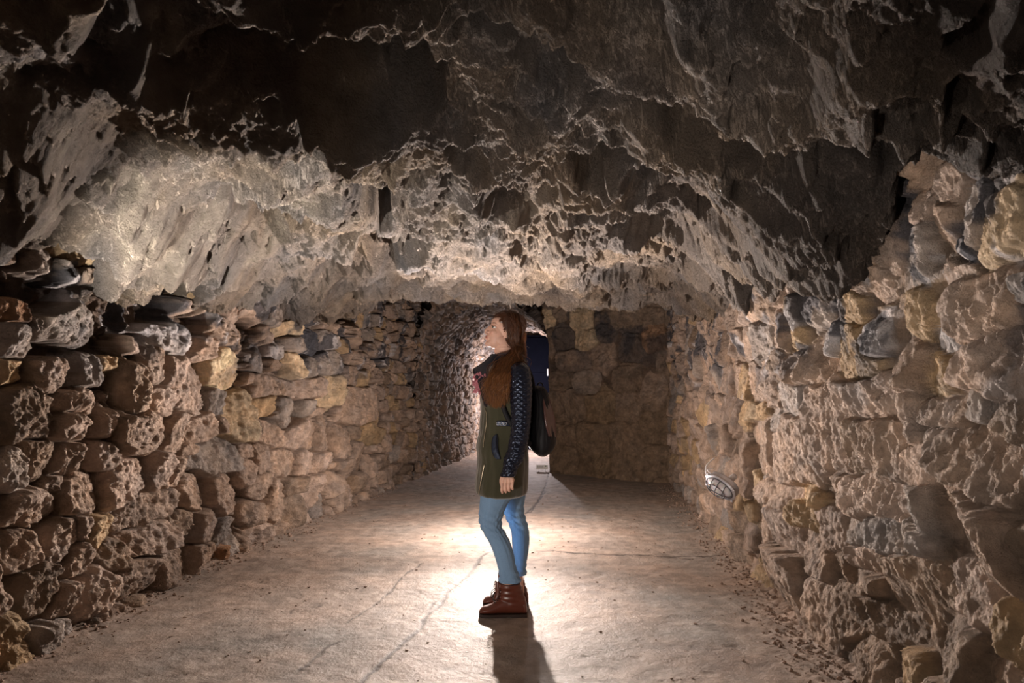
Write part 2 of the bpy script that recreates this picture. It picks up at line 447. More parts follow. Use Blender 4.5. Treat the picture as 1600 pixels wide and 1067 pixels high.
# far wall of the chamber with the arched opening to the tunnel
PL = ground(858, 738); PR = ground(1047, 757)
def build_back():
    a = np.array([PL[0], PL[1]]); b = np.array([PR[0], PR[1]])
    u = (b - a) / np.linalg.norm(b - a); n = np.array([u[1], -u[0]])
    L = np.linalg.norm(b - a) + 0.5
    ss = np.arange(-0.9, L, 0.0105); vs = np.arange(-0.1, 3.1, 0.0105)
    S, V = np.meshgrid(ss, vs, indexing='ij')
    def pix(px, py):
        r = ray(px, py)
        t = np.dot(a - CAM[:2], n) / np.dot(r[:2], n)
        P = CAM + r * t
        return np.dot(P[:2] - a, u), P[2]
    boxes = [(898,516,933,543,CREAM),(895,485,927,515,CREAM),(874,550,924,578,PINK),(925,543,963,575,PINK),(866,515,896,545,SOOT),(932,500,962,530,SOOT),
             (900,582,933,615,GREY),(870,612,916,655,PINK),(918,615,962,657,OCHRE),(964,617,1000,657,PINK),(1004,595,1040,638,PINK),(930,712,956,738,OCHRE),
             (968,530,1008,562,SOOT),(1006,510,1040,545,RUST),(935,483,1035,512,BROWN),(962,575,1000,610,BROWN),(865,668,902,693,TAN),(905,665,950,700,BROWN),
             (955,665,1000,705,TAN),(1004,645,1042,690,BROWN),(842,487,866,512,CREAM),(852,515,868,550,TAN),(862,700,900,735,BROWN),(960,712,1000,740,TAN),(1005,700,1042,745,TAN),(862,582,898,608,BROWN),(820,488,845,516,RUST)]
    st = []
    for x0, y0, x1, y1, c in boxes:
        s0, v0 = pix(x0, (y0 + y1) / 2); s1, _ = pix(x1, (y0 + y1) / 2)
        _, va = pix((x0 + x1) / 2, y0); _, vb = pix((x0 + x1) / 2, y1)
        st.append(((s0 + s1) / 2, (va + vb) / 2, abs(s1 - s0) / 2, abs(va - vb) / 2, 0, 3.2, (tuple(k * 1.15 for k in c) if c is CREAM else tuple(0.62 * k + 0.2 * q for k, q in zip(c, BROWN)))))
    rng = random.Random(5)
    st += fill_stones(st, -1, L, -0.1, 3.1, 0.34, 0.26, rng, [BROWN, BROWN, TAN])
    h, C, idd, body = wall_relief(S, V, st, 77, 0.035, 0.9, 0.3)
    C = C * 0.8 + 0.2 * np.array(BROWN); C = C * 1.25
    # earth render smeared over the lower part
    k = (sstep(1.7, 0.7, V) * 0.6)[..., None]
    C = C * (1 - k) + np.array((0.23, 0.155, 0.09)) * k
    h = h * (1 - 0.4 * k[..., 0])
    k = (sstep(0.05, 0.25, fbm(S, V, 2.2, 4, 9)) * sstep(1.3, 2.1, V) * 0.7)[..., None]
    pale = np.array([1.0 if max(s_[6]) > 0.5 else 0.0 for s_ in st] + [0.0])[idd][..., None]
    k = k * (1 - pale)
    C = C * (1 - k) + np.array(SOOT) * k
    # opening edge: right jamb at s=0, arch above the springing
    edge = np.where(vs < 1.95, 0.0, -0.95 + np.sqrt(np.clip(0.95 ** 2 - (vs - 1.95) ** 2, 0, 1)))
    edge = edge + 0.03 * fbm(vs, vs * 0, 2.5, 2, 3)
    depth = 0.0
    Sx = np.maximum(S, edge[None, :])
    back = np.clip(edge[None, :] - S, 0, 0.45)      # what would lie past the edge folds back into the jamb
    hh = h * sstep(0.0, 0.10, S - edge[None, :])
    X = a[0] + u[0] * Sx + n[0] * (hh - back)
    Y = a[1] + u[1] * Sx + n[1] * (hh - back)
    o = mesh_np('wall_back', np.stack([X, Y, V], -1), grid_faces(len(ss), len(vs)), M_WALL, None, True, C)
    tag(o, None, None, None, 'structure')
build_back()

# vaulted tunnel running off to the left of the far wall
def build_tunnel():
    d = [9.9, 10.6, 12.2, 13.5, 15.0, 16.5]
    g = [ground(650, 746)[0], ground(663, 742)[0]]
    lx = [-1.52, -1.42, -1.18, -1.0, -0.78, -0.45]
    ys = np.arange(9.95, 16.4, 0.016)
    xl = np.interp(ys, d, lx); W = 1.9; R = W / 2; SP = 1.9
    plen = SP + math.pi * R + SP
    ps = np.arange(0, plen, 0.013)
    S, Pp = np.meshgrid(ys * 1.02, ps, indexing='ij')
    rng = random.Random(8)
    st = fill_stones([], ys[0], ys[-1] + 0.5, -0.1, plen, 0.14, 0.15, rng, [TAN, PINK, GREY, GREY, BROWN])
    h, C, idd, body = wall_relief(S, Pp, st, 31, 0.10, 0.5, 0.3)
    k = (sstep(0.05, 0.25, fbm(S, Pp, 1.8, 3, 91)) * sstep(1.2, 1.8, Pp))[..., None] * 0.6
    C = C * (1 - k) + np.array(SOOT) * k
    k = (sstep(0.24, 0.4, fbm(S, Pp, 5, 3, 97)) * sstep(1.0, 1.6, Pp))[..., None] * 0.8
    C = C * (1 - k) + np.array(WHITE) * k
    th = np.clip((Pp - SP) / R, 0, math.pi)
    Y = np.repeat(ys[:, None], len(ps), 1)
    # the right-hand jamb starts only behind the far wall
    ymin = sstep(math.pi * 0.55, math.pi * 0.8, th) * (PL[1] + 0.35)
    keep_y = np.maximum(Y, ymin)
    cx = np.interp(keep_y, d, lx) + R + 0.36 * sstep(math.pi * 0.5, math.pi, th)
    lowl = Pp < SP; lowr = Pp > SP + math.pi * R
    rr = R - h
    Xc = np.where(lowl, cx - rr, np.where(lowr, cx + rr, cx - rr * np.cos(th)))
    Zc = np.where(lowl, Pp, np.where(lowr, plen - Pp, SP + rr * np.sin(th)))
    o = mesh_np('wall_tunnel', np.stack([Xc, keep_y, Zc - 0.05], -1), grid_faces(len(ys), len(ps)), M_WALL, None, True, C)
    tag(o, None, None, None, 'structure')
    # end wall of the tunnel
    xs = np.arange(-0.8, 1.8, 0.02); zs = np.arange(-0.1, 3.0, 0.02)
    S, V = np.meshgrid(xs, zs, indexing='ij')
    st = fill_stones([], -1, 2, -0.1, 3.1, 0.3, 0.22, rng, [BROWN, GREY])
    h, C, idd, body = wall_relief(S, V, st, 41, 0.06)
    o = mesh_np('wall_end', np.stack([S, 16.0 - h, V], -1), grid_faces(len(xs), len(zs)), M_WALL, None, True, C)
    tag(o, None, None, None, 'structure')
build_tunnel()

# dark blue door at the end of the tunnel
def box_geo(V, Fc, x0, x1, y0, y1, z0, z1):
    b = len(V)
    V += [(x0, y0, z0), (x1, y0, z0), (x1, y1, z0), (x0, y1, z0), (x0, y0, z1), (x1, y0, z1), (x1, y1, z1), (x0, y1, z1)]
    Fc += [[b + i for i in f] for f in ((0, 3, 2, 1), (4, 5, 6, 7), (0, 1, 5, 4), (1, 2, 6, 5), (2, 3, 7, 6), (3, 0, 4, 7))]
M_DOOR = simple_mat('navy_paint', (0.0015, 0.0018, 0.004), 0.9, 0.0, 0.02, 6, 0.3)
M_STEEL = simple_mat('worn_steel', (0.5, 0.5, 0.52), 0.35, 0.9)
V_, F_ = [], []
xd0, xd1, yd = -0.25, 1.05, 15.72
box_geo(V_, F_, xd0, xd1, yd, yd + 0.06, 0.0, 2.62)
for zz in (0.1, 0.9, 1.7, 2.5): box_geo(V_, F_, xd0 + 0.03, xd1 - 0.03, yd - 0.02, yd, zz, zz + 0.06)
for xx in (xd0 + 0.03, xd0 + 0.6, xd1 - 0.09): box_geo(V_, F_, xx, xx + 0.06, yd - 0.018, yd, 0.1, 2.5)
door = mesh_np('door_1', V_, F_, M_DOOR, None, False); tag(door, None, None, None, 'structure')
V_, F_ = [], []
box_geo(V_, F_, 0.80, 0.83, yd - 0.07, yd - 0.02, 1.68, 1.84)
mesh_np('door_handle', V_, F_, M_STEEL, door, False)

# ------------------------------------------------------------------ ceiling
def pix_plane(px, py, z):
    r = ray(px, py); t = (z - CAM[2]) / r[2]
    P = CAM + r * t
    return P[0], P[1]

def build_ceiling():
    ys = y_grid(-1.5, 11.4, 1.2, 0.0075, 0.0026, 0.05)
    us = np.linspace(0, 1, 620)
    yl, xl_, sl = PATH_L; yr, xr_, sr = PATH_R
    xl = np.interp(ys, yl, xl_) - 0.25; xr = np.interp(ys, yr, xr_) + 0.25
    # beyond the end of the right wall the roof keeps its width
    X = xl[:, None] + (xr - xl)[:, None] * us[None, :]
    Y = np.repeat(ys[:, None], len(us), 1)
    wx = 0.10 * fbm(X, Y, 2.2, 3, 301); wy = 0.10 * fbm(X, Y, 2.2, 3, 302)
    Xw, Yw = X + wx, Y + wy
    base = 2.30 + 0.08 * fbm(X, Y, 0.8, 2, 303)
    # behind the low lip at 6.8 m the roof rises again over the far chamber
    lip = 6.75 + 0.25 * np.sin(X * 2.1) + 0.3 * fbm(X, X * 0, 1.3, 2, 9)
    base = base + 0.04 * sstep(4.0, 2.5, Y) - 0.12 * sstep(3.8, 5.8, Y) + 0.55 * sstep(0.0, 1.2, Y - lip)
    # roof pulls down towards both walls
    dl = X - (xl[:, None] + 0.25); dr = (xr[:, None] - 0.25) - X
    dropL = np.interp(ys, [-1.5, 3.0, 5.0, 7.0, 9.0], [0.62, 0.62, 0.34, 0.15, 0.0])[:, None]
    dropR = np.interp(ys, [-1.5, 2.0, 5.0, 7.0, 9.0], [0.63, 0.62, 0.45, 0.15, 0.0])[:, None]
    wobL = 0.16 * fbm(Y, X * 0, 1.4, 3, 61); wobR = 0.14 * fbm(Y, X * 0, 1.6, 3, 62)
    base = base - dropL * (1 - sstep(0.20, 0.75, dl + wobL)) - dropR * (1 - sstep(0.0, 0.55 + 0.9 * sstep(3.6, 2.4, Y), dr + wobR))
    # scallops: smooth hollows that meet in sharp hanging edges
    def scallop(size, amp, seed, rnd=0.8):
        f1, f2, idd = cells(Xw, Yw * 0.85, size, seed)
        return amp * (0.4 + 0.9 * idd) * np.clip(1 - (f1 / 0.85) ** 2, 0, 1) * (0.5 + 0.5 * sstep(0, 0.5, f2 - f1))
    z = base + scallop(0.62, 0.16, 401) + scallop(0.27, 0.075, 402) + scallop(0.41, 0.07, 404) + scallop(0.13, 0.022, 405) - 0.10
    # traced hollows: px, py, rx, ry (pixels), depth, sharpness
    hollows = [(400,110,260,85,0.34,4),(560,150,110,60,0.22,4),(640,165,60,42,0.16,4),(60,250,105,52,0.20,5),(15,178,30,14,0.10,4),(130,110,60,45,0.12,3),
               (583,335,27,38,0.40,5),(592,395,30,24,0.22,4),(500,225,45,24,0.12,4),(390,255,22,28,0.10,4),(395,335,22,36,0.12,4),(250,330,28,22,0.07,3),
               (735,262,38,26,0.12,4),(815,315,62,34,0.14,5),(838,382,34,22,0.12,5),(945,265,46,34,0.30,5),(1040,350,75,22,0.12,5),(1075,385,40,14,0.08,4),
               (1040,245,40,22,0.10,4),(1230,345,70,22,0.12,5),(1265,375,40,16,0.10,4),(1120,435,38,18,0.08,4),(900,125,110,36,0.14,5),(1120,130,150,50,0.2,5),
               (1330,60,170,60,0.30,4),(1540,110,130,70,0.30,4),(1200,170,60,30,0.10,4),(650,378,30,10,0.06,4),(440,420,30,8,0.05,4),(215,405,30,13,0.10,4),
               (320,395,28,10,0.06,4),(1480,190,120,28,0.12,4),(760,90,90,18,0.14,4),(1210,440,26,16,0.10,4),(430,205,30,12,0.08,3),(350,190,60,10,0.05,3)]
    for px, py, rx, ry, dep, p in hollows:
        zp = 2.28
        cx, cy = pix_plane(px, py, zp)
        x1, _ = pix_plane(px + rx, py, zp); _, y0 = pix_plane(px, py - ry, zp); _, y1 = pix_plane(px, min(py + ry, 560), zp)
        ax = abs(x1 - cx); cy = (y0 + y1) / 2; ay = abs(y1 - y0) / 2
        if cy > 7.5: continue
        q = ((np.abs(Xw - cx) / ax) ** 2 + (np.abs(Yw - cy) / ay) ** 2) ** 0.5
        q = q + 0.25 * fbm(X, Y, 5.0, 3, int(px))
        z = z + 1.25 * dep * (1 - sstep(0.78, 1.08, q)) * (0.75 + 0.25 * np.clip(1 - q, 0, 1))
    # traced hanging ledges: polylines in pixels, drop, width
    ledges = [([(330,0),(470,36),(600,46),(760,62),(1000,95),(1060,80)],0.10,0.07),([(520,60),(600,110),(650,165),(740,215),(830,235),(980,235),(1150,225),(1300,225),(1600,245)],0.06,0.08),
              ([(60,60),(110,130),(190,180),(260,175),(360,175),(450,200),(560,232)],0.10,0.08),([(760,185),(900,190),(1010,172),(1150,165),(1240,160)],0.08,0.06),
              ([(760,262),(820,310),(880,300),(940,290),(1000,320),(1100,332),(1250,280),(1400,270)],0.08,0.07),([(0,400),(200,440),(300,425),(400,430),(520,440)],0.05,0.12),
              ([(600,440),(760,455),(870,450),(1000,455),(1130,470)],0.07,0.25),([(1380,250),(1450,290),(1600,300)],0.10,0.07)]
    for pl, drop, wd in ledges:
        pts = [pix_plane(px, min(py, 470), 2.24) for px, py in pl]
        q = np.full(X.shape, 9.0)
        for (xa, ya), (xb, yb) in zip(pts[:-1], pts[1:]):
            dx, dy = xb - xa, yb - ya; L2 = dx * dx + dy * dy
            t = np.clip(((Xw - xa) * dx + (Yw - ya) * dy) / L2, 0, 1)
            q = np.minimum(q, np.hypot(Xw - xa - t * dx, Yw - ya - t * dy))
        z = z - drop * np.exp(-np.abs(q) / wd)
    # ragged rock
    rg = ridged(X, Y, 1.7, 5, 501)
    z = z - 0.07 * rg + 0.045 * fbm(X, Y, 4.0, 6, 502, 0.6) - 0.018 * ridged(X, Y, 13, 4, 503) + 0.026 * fbm(X, Y, 18.0, 4, 504, 0.7)
    z = z + 0.055 * sstep(0.16, 0.26, fbm(X, Y * 0.8, 3.6, 3, 508)) + 0.03 * sstep(0.2, 0.28, fbm(X, Y * 0.8, 9.0, 3, 509))
    C = np.zeros(X.shape + (3,)) + np.array((0.29, 0.238, 0.198))
    w = fbm(X, Y, 2.0, 5, 505)[..., None]
    C = C * (1 + np.array([0.30, 0.15, -0.1]) * np.clip(w * 1.5, -1, 1))
    k = (sstep(0.12, 0.38, fbm(X, Y, 1.4, 4, 506)) * 0.55)[..., None]
    C = C * (1 - k) + np.array((0.14, 0.105, 0.085)) * k
    k = (sstep(0.1, 1.2, X) * sstep(3.3, 2.4, Y) * 0.8)[..., None]      # shadow painted into the roof colour by the right-hand wall
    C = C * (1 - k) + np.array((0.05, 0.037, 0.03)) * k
    k = (sstep(0.05, 0.4, fbm(X, Y, 3.0, 4, 507)) * sstep(-0.6, -1.4, X) * sstep(6, 4, Y) * 0.6)[..., None]
    C = C * (1 - k) + np.array((0.46, 0.39, 0.31)) * k
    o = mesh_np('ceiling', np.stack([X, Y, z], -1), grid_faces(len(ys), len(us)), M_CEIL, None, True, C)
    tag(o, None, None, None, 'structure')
build_ceiling()

# ------------------------------------------------------------------ floor
def build_floor():
    ys = y_grid(-1.5, 16.3, 2.2, 0.009, 0.0030, 0.06)
    yl, xl_, sl = PATH_L; yr, xr_, sr = PATH_R
    xl = np.interp(ys, list(yl) + [16.5], list(xl_) + [-0.4]) - 0.35
    xr = np.interp(ys, yr, xr_) + 0.35
    us = np.linspace(0, 1, 460)
    X = xl[:, None] + (xr - xl)[:, None] * us[None, :]; Y = np.repeat(ys[:, None], len(us), 1)
    z = 0.018 * fbm(X, Y, 0.9, 3, 601) + 0.006 * fbm(X, Y, 5, 5, 602, 0.6)
    pit = fbm(X, Y, 6.0, 4, 603); z -= 0.004 * sstep(0.3, 0.6, pit)
    z -= 0.003 * sstep(0.42, 0.55, fbm(X, Y * 0.7, 22.0, 3, 604))
    C = np.zeros(X.shape + (3,)) + np.array((0.285, 0.232, 0.195))
    w = fbm(X, Y, 1.6, 5, 605)[..., None]
    C = C * (1 + np.array([0.22, 0.10, 0.02]) * np.clip(w * 1.6, -1, 1))
    w = fbm(X, Y, 9.0, 4, 606)[..., None]
    C = C * (1 + 0.16 * w)
    # damp, dirty patches
    k = (sstep(0.12, 0.35, fbm(X, Y, 1.1, 4, 611)) * 0.35)[..., None]
    C = C * (1 - k) + np.array((0.17, 0.12, 0.095)) * k
    k = (sstep(0.50, 0.58, fbm(X, Y * 0.8, 15.0, 3, 607)) * 0.7)[..., None]
    C = C * (1 - k) + np.array((0.07, 0.05, 0.04)) * k
    cracks = [([(765,862),(752,868),(742,886),(730,900),(715,912),(700,927),(690,945),(668,962),(655,985),(630,1005),(602,1030),(575,1055),(560,1075)],0.010,0.022),
              ([(690,940),(676,944),(668,962)],0.007,0.012),([(838,862),(870,862),(900,865),(960,867),(1040,868),(1100,869),(1128,868)],0.012,0.018),
              ([(1040,870),(1076,873),(1100,870)],0.008,0.012),([(840,770),(853,768),(838,788),(829,800),(818,803)],0.010,0.016),([(858,738),(853,760),(840,785)],0.012,0.02),
              ([(540,1000),(510,1012),(490,1030),(470,1045)],0.006,0.016),([(660,880),(630,900),(610,925),(580,950),(540,975)],0.004,0.01),([(820,803),(835,790),(838,786)],0.01,0.02)]
    Xw = X + 0.02 * fbm(X, Y, 9, 4, 608); Yw = Y + 0.03 * fbm(X, Y, 9, 4, 609)
    for pl, dep, wd in cracks:
        pts = [ground(a_, b_)[:2] for a_, b_ in pl]
        q = np.full(X.shape, 9.0)
        for (xa, ya), (xb, yb) in zip(pts[:-1], pts[1:]):
            dx, dy = xb - xa, yb - ya; L2 = dx * dx + dy * dy + 1e-9
            t = np.clip(((Xw - xa) * dx + (Yw - ya) * dy) / L2, 0, 1)
            q = np.minimum(q, np.hypot(Xw - xa - t * dx, Yw - ya - t * dy))
        g = np.exp(-(q / (wd * 0.62)) ** 2) * np.clip(0.85 + 1.1 * fbm(X, Y, 7, 2, 612), 0, 1)
        z -= dep * 0.35 * g
        k = np.clip(g * 1.3, 0, 0.92)[..., None]
        C = C * (1 - k) + np.array((0.045, 0.032, 0.026)) * k
    # loose earth banked against both walls
    dl = X - (xl[:, None] + 0.35); dr = (xr[:, None] - 0.35) - X
    e = np.exp(-np.clip(dl, -1, 9) / 0.11) + np.exp(-np.clip(dr, -1, 9) / 0.11)
    e = np.clip(e, 0, 1)
    z += e * (0.03 + 0.045 * np.abs(fbm(X, Y, 16, 4, 610)))
    k = np.clip(e * 0.7, 0, 1)[..., None]
    C = C * (1 - k) + np.array((0.24, 0.16, 0.11)) * k
    # keep the standing spot level
    fl = np.exp(-((X + 0.03) ** 2 / 0.25 ** 2 + (Y - 3.95) ** 2 / 0.28 ** 2))
    z = z * (1 - fl)
    o = mesh_np('floor', np.stack([X, Y, z], -1), grid_faces(len(ys), len(us), flip=True), M_FLOOR, None, True, C)
    tag(o, None, None, None, 'structure')
    return ys, us, X, Y, z
FLOOR = build_floor()
def floor_z(x, y):
    ys, us, X, Y, z = FLOOR
    i = min(len(ys) - 1, np.searchsorted(ys, y)); j = np.argmin(np.abs(X[i] - x))
    return float(z[i, j])

# loose grit along the foot of the walls: nobody could count it
def build_grit():
    rng = random.Random(3)
    V, Fc = [], []
    bm = bmesh.new(); bmesh.ops.create_icosphere(bm, subdivisions=1, radius=1.0)
    base = [tuple(v.co) for v in bm.verts]; tri = [tuple(v.index for v in f.verts) for f in bm.faces]; bm.free()
    def chip(x, y, r, flat=0.7):
        z = floor_z(x, y); b = len(V); a = rng.uniform(0, 6.28)
        for q in base:
            s = r * rng.uniform(0.65, 1.2)
            X, Y = q[0] * s, q[1] * s
            V.append((x + X * math.cos(a) - Y * math.sin(a), y + X * math.sin(a) + Y * math.cos(a), z + (q[2] * flat) * s + r * 0.3))
        for t in tri: Fc.append([b + i for i in t])
    for side, path in ((1, PATH_L), (-1, PATH_R)):
        for _ in range(1500):
            y = 1.8 + 7.5 * rng.random() ** 1.3
            x = np.interp(y, path[0], path[1]) + side * (0.03 + abs(rng.gauss(0, 0.10)))
            chip(x, y, rng.choice((0.003, 0.004, 0.005, 0.007, 0.010)) * rng.uniform(0.8, 1.4))
    for _ in range(420):
        y = rng.uniform(2.6, 8.5); x = rng.uniform(-1.8, 1.4)
        if abs(x + 0.03) < 0.45 and abs(y - 4.0) < 0.5: continue
        chip(x, y, rng.choice((0.003, 0.004, 0.006, 0.009)) * rng.uniform(0.8, 1.3), 0.4)
    m = simple_mat('grit_stone', (0.22, 0.15, 0.11), 0.8, nscale=30, nstr=0.5)
    o = mesh_np('grit', V, Fc, m, None, False)
    tag(o, 'loose stone grit scattered on the floor along the foot of the walls', 'gravel', None, 'stuff')
build_grit()
#PART2
# ------------------------------------------------------------------ small modelling kit
def catmull(T, K, t):
    """K (n,c) values at sorted T, Catmull-Rom interpolated at t"""
    T = np.asarray(T, float); K = np.asarray(K, float); t = np.asarray(t, float)
    i = np.clip(np.searchsorted(T, t, side='right') - 1, 0, len(T) - 2)
    h = (T[i + 1] - T[i])[:, None]; u = ((t - T[i]) / (T[i + 1] - T[i]))[:, None]
    M = np.zeros_like(K)
    M[1:-1] = (K[2:] - K[:-2]) / (T[2:] - T[:-2])[:, None]
    M[0] = (K[1] - K[0]) / (T[1] - T[0]); M[-1] = (K[-1] - K[-2]) / (T[-1] - T[-2])
    u2 = u * u; u3 = u2 * u
    return (2 * u3 - 3 * u2 + 1) * K[i] + (u3 - 2 * u2 + u) * h * M[i] + (-2 * u3 + 3 * u2) * K[i + 1] + (u3 - u2) * h * M[i + 1]

def loft_px(rows, ns=60, nv=40, p=2.3, disp=None, cap=True):
    """rows: (py, xL, xR, y, ry). Horizontal rings whose left and right limits sit on the given pixels."""
    rows = sorted(rows, key=lambda r: -r[0])
    K = []
    for py, xl, xr, yc, ry in rows:
        a = at(xl, py, yc); b = at(xr, py, yc)
        K.append([(a[2] + b[2]) / 2, (a[0] + b[0]) / 2, yc, abs(b[0] - a[0]) / 2, ry])
    K = np.array(K); T = K[:, 0]
    t = np.linspace(T[0], T[-1], nv); Q = catmull(T, K, t)
    th = np.linspace(0, 2 * math.pi, ns, endpoint=False)
    c, s_ = np.cos(th), np.sin(th)
    ex = np.sign(c) * np.abs(c) ** (2 / p); ey = np.sign(s_) * np.abs(s_) ** (2 / p)
    X = Q[:, 1:2] + Q[:, 3:4] * ex; Y = Q[:, 2:3] + Q[:, 4:5] * ey; Z = np.repeat(Q[:, 0:1], ns, 1)
    if disp is not None:
        d = disp(np.repeat(th[None], nv, 0), Z, X, Y)
        X = X + c * d; Y = Y + s_ * d
    V = np.stack([X, Y, Z], -1).reshape(-1, 3)
    Fl = grid_faces(nv, ns, wrap_v=True).tolist()
    if cap:
        V = np.vstack([V, [Q[0, 1], Q[0, 2], Q[0, 0]], [Q[-1, 1], Q[-1, 2], Q[-1, 0]]])
        b0, b1 = nv * ns, nv * ns + 1; o = (nv - 1) * ns
        for j in range(ns):
            Fl.append([b0, (j + 1) % ns, j]); Fl.append([b1, o + j, o + (j + 1) % ns])
    return V, Fl

def tube(points, radii, ns=12, nv=None, flat=1.0, up=(0, 0, 1)):
    P = np.array(points, float); n = len(P)
    R_ = np.array(radii, float) if hasattr(radii, '__len__') else np.full(n, radii)
    nv = nv or max(2, n * 4)
    T = np.concatenate([[0], np.cumsum(np.linalg.norm(np.diff(P, axis=0), axis=1) + 1e-6)])
    t = np.linspace(0, T[-1], nv)
    Q = catmull(T, np.hstack([P, R_[:, None]]), t)
    C_, r = Q[:, :3], Q[:, 3]
    D = np.gradient(C_, axis=0); D /= np.linalg.norm(D, axis=1, keepdims=True) + 1e-9
    U = np.array(up, float); V = []
    for k in range(nv):
        a = np.cross(D[k], U)
        if np.linalg.norm(a) < 1e-3: a = np.cross(D[k], (1, 0, 0.1))
        a /= np.linalg.norm(a); b = np.cross(D[k], a)
        for j in range(ns):
            th = 2 * math.pi * j / ns
            V.append(C_[k] + r[k] * (math.cos(th) * a + math.sin(th) * b * flat))
    Fl = grid_faces(nv, ns, wrap_v=True).tolist()
    b0 = len(V); V.append(C_[0]); V.append(C_[-1]); o = (nv - 1) * ns
    for j in range(ns):
        Fl.append([b0, (j + 1) % ns, j]); Fl.append([b0 + 1, o + j, o + (j + 1) % ns])
    return np.array(V), Fl

def merge(parts):
    V, Fl, o = [], [], 0
    for v, f in parts:
        V.append(np.asarray(v)); Fl += [[i + o for i in q] for q in f]; o += len(v)
    return np.vstack(V), Fl

def ellipsoid(c, r, axes=None, n=20):
    th = np.linspace(0, 2 * math.pi, n, endpoint=False); ph = np.linspace(-math.pi / 2, math.pi / 2, n // 2 + 1)
    V = []
    for p_ in ph[1:-1]:
        for t in th: V.append((math.cos(p_) * math.cos(t) * r[0], math.cos(p_) * math.sin(t) * r[1], math.sin(p_) * r[2]))
    m = len(ph) - 2; Fl = grid_faces(m, n, wrap_v=True).tolist()
    V += [(0, 0, -r[2]), (0, 0, r[2])]
    for j in range(n):
        Fl.append([m * n, (j + 1) % n, j]); Fl.append([m * n + 1, (m - 1) * n + j, (m - 1) * n + (j + 1) % n])
    V = np.array(V)
    if axes is not None: V = V @ np.asarray(axes)
    return V + np.asarray(c), Fl

def remeshed(name, V, Fl, voxel, smooth_it, mat, parent, colfn=None):
    me = bpy.data.meshes.new('tmp'); me.from_pydata([tuple(map(float, v)) for v in V], [], Fl); me.update()
    o = bpy.data.objects.new('tmp', me); scene.collection.objects.link(o)
    bm = bmesh.new(); bm.from_mesh(me); bmesh.ops.recalc_face_normals(bm, faces=bm.faces); bm.to_mesh(me); bm.free()
    m = o.modifiers.new('r', 'REMESH'); m.mode = 'VOXEL'; m.voxel_size = voxel
    if smooth_it:
        m = o.modifiers.new('s', 'SMOOTH'); m.iterations = smooth_it; m.factor = 0.5
    dg = bpy.context.evaluated_depsgraph_get(); dg.update()
    ev = o.evaluated_get(dg); me2 = bpy.data.meshes.new_from_object(ev)
    n = len(me2.vertices); co = np.empty(n * 3, dtype=np.float32); me2.vertices.foreach_get('co', co); co = co.reshape(-1, 3)
    bpy.data.objects.remove(o); bpy.data.meshes.remove(me)
    me2.name = name
    me2.polygons.foreach_set('use_smooth', [True] * len(me2.polygons))
    me2.materials.clear(); me2.materials.append(mat)
    if colfn is not None:
        c4 = np.ones((n, 4), dtype=np.float32); c4[:, :3] = colfn(co)
        a = me2.attributes.new('Col', 'FLOAT_COLOR', 'POINT'); a.data.foreach_set('color', c4.ravel())
    o2 = bpy.data.objects.new(name, me2); scene.collection.objects.link(o2)
    if parent is not None:
        o2.parent = parent; o2.location = -Vector(root_loc(parent))
    return o2

def attr_mat(name, rough, spec=0.5, sss=0.0, nscale=200, bump=0.0):
    m, nt, b = new_mat(name)
    a = nt.nodes.new('ShaderNodeAttribute'); a.attribute_name = 'Col'
    nt.links.new(a.outputs['Color'], b.inputs['Base Color'])
    b.inputs['Roughness'].default_value = rough; b.inputs['Specular IOR Level'].default_value = spec
    if sss:
        b.inputs['Subsurface Weight'].default_value = sss; b.inputs['Subsurface Radius'].default_value = (0.02, 0.008, 0.004)
        b.inputs['Subsurface Scale'].default_value = 0.5
    return m

# ------------------------------------------------------------------ the visitor
YD = 3.95                      # her distance from the camera
foot = at(790, 947, YD)
person = empty('person', (float(foot[0]), YD, 0.0))
tag(person, 'young woman with long auburn hair in olive coat and blue jeans, looking up', 'person')

M_SKIN = attr_mat('skin', 0.48, 0.4, 0.12)
M_HAIR = attr_mat('auburn_hair', 0.36, 0.6)
M_COAT = simple_mat('olive_wool', (0.046, 0.045, 0.023), 0.85, 0, 0.3, 260, 0.25, 0.0006, sheen=0.6)
M_LEATHER = simple_mat('quilted_black_leather', (0.005, 0.006, 0.013), 0.27, 0, 0.6, 60, 0.3, 0.0008)
M_LEATHER.node_tree.nodes['Principled BSDF'].inputs['Specular Tint'].default_value = (0.6, 0.72, 1.0, 1)
M_DENIM = simple_mat('blue_denim', (0.195, 0.325, 0.50), 0.85, 0, 0.1, 300, 0.25, 0.0004)
M_BOOT = simple_mat('chestnut_leather', (0.11, 0.028, 0.016), 0.34, 0, 0.55, 40, 0.3, 0.0008)
M_SOLE = simple_mat('dark_rubber', (0.028, 0.014, 0.010), 0.6)
M_ZIP = simple_mat('zip_metal', (0.55, 0.48, 0.36), 0.3, 1.0)
M_SCARF = simple_mat('pink_scarf_knit', (0.45, 0.17, 0.21), 0.85, 0, 0.3, 160, 0.9, 0.002)
M_BLACK = simple_mat('black_fabric', (0.004, 0.004, 0.006), 0.6, 0, 0.25, 150, 0.3, 0.0006)
M_BROWNPATENT = simple_mat('dark_brown_glossy_leather', (0.065, 0.028, 0.024), 0.28, 0, 0.6, 25, 0.4, 0.002)
M_LACE = simple_mat('dark_lace', (0.02, 0.012, 0.01), 0.7)
M_EYE = attr_mat('eye', 0.12, 0.6)

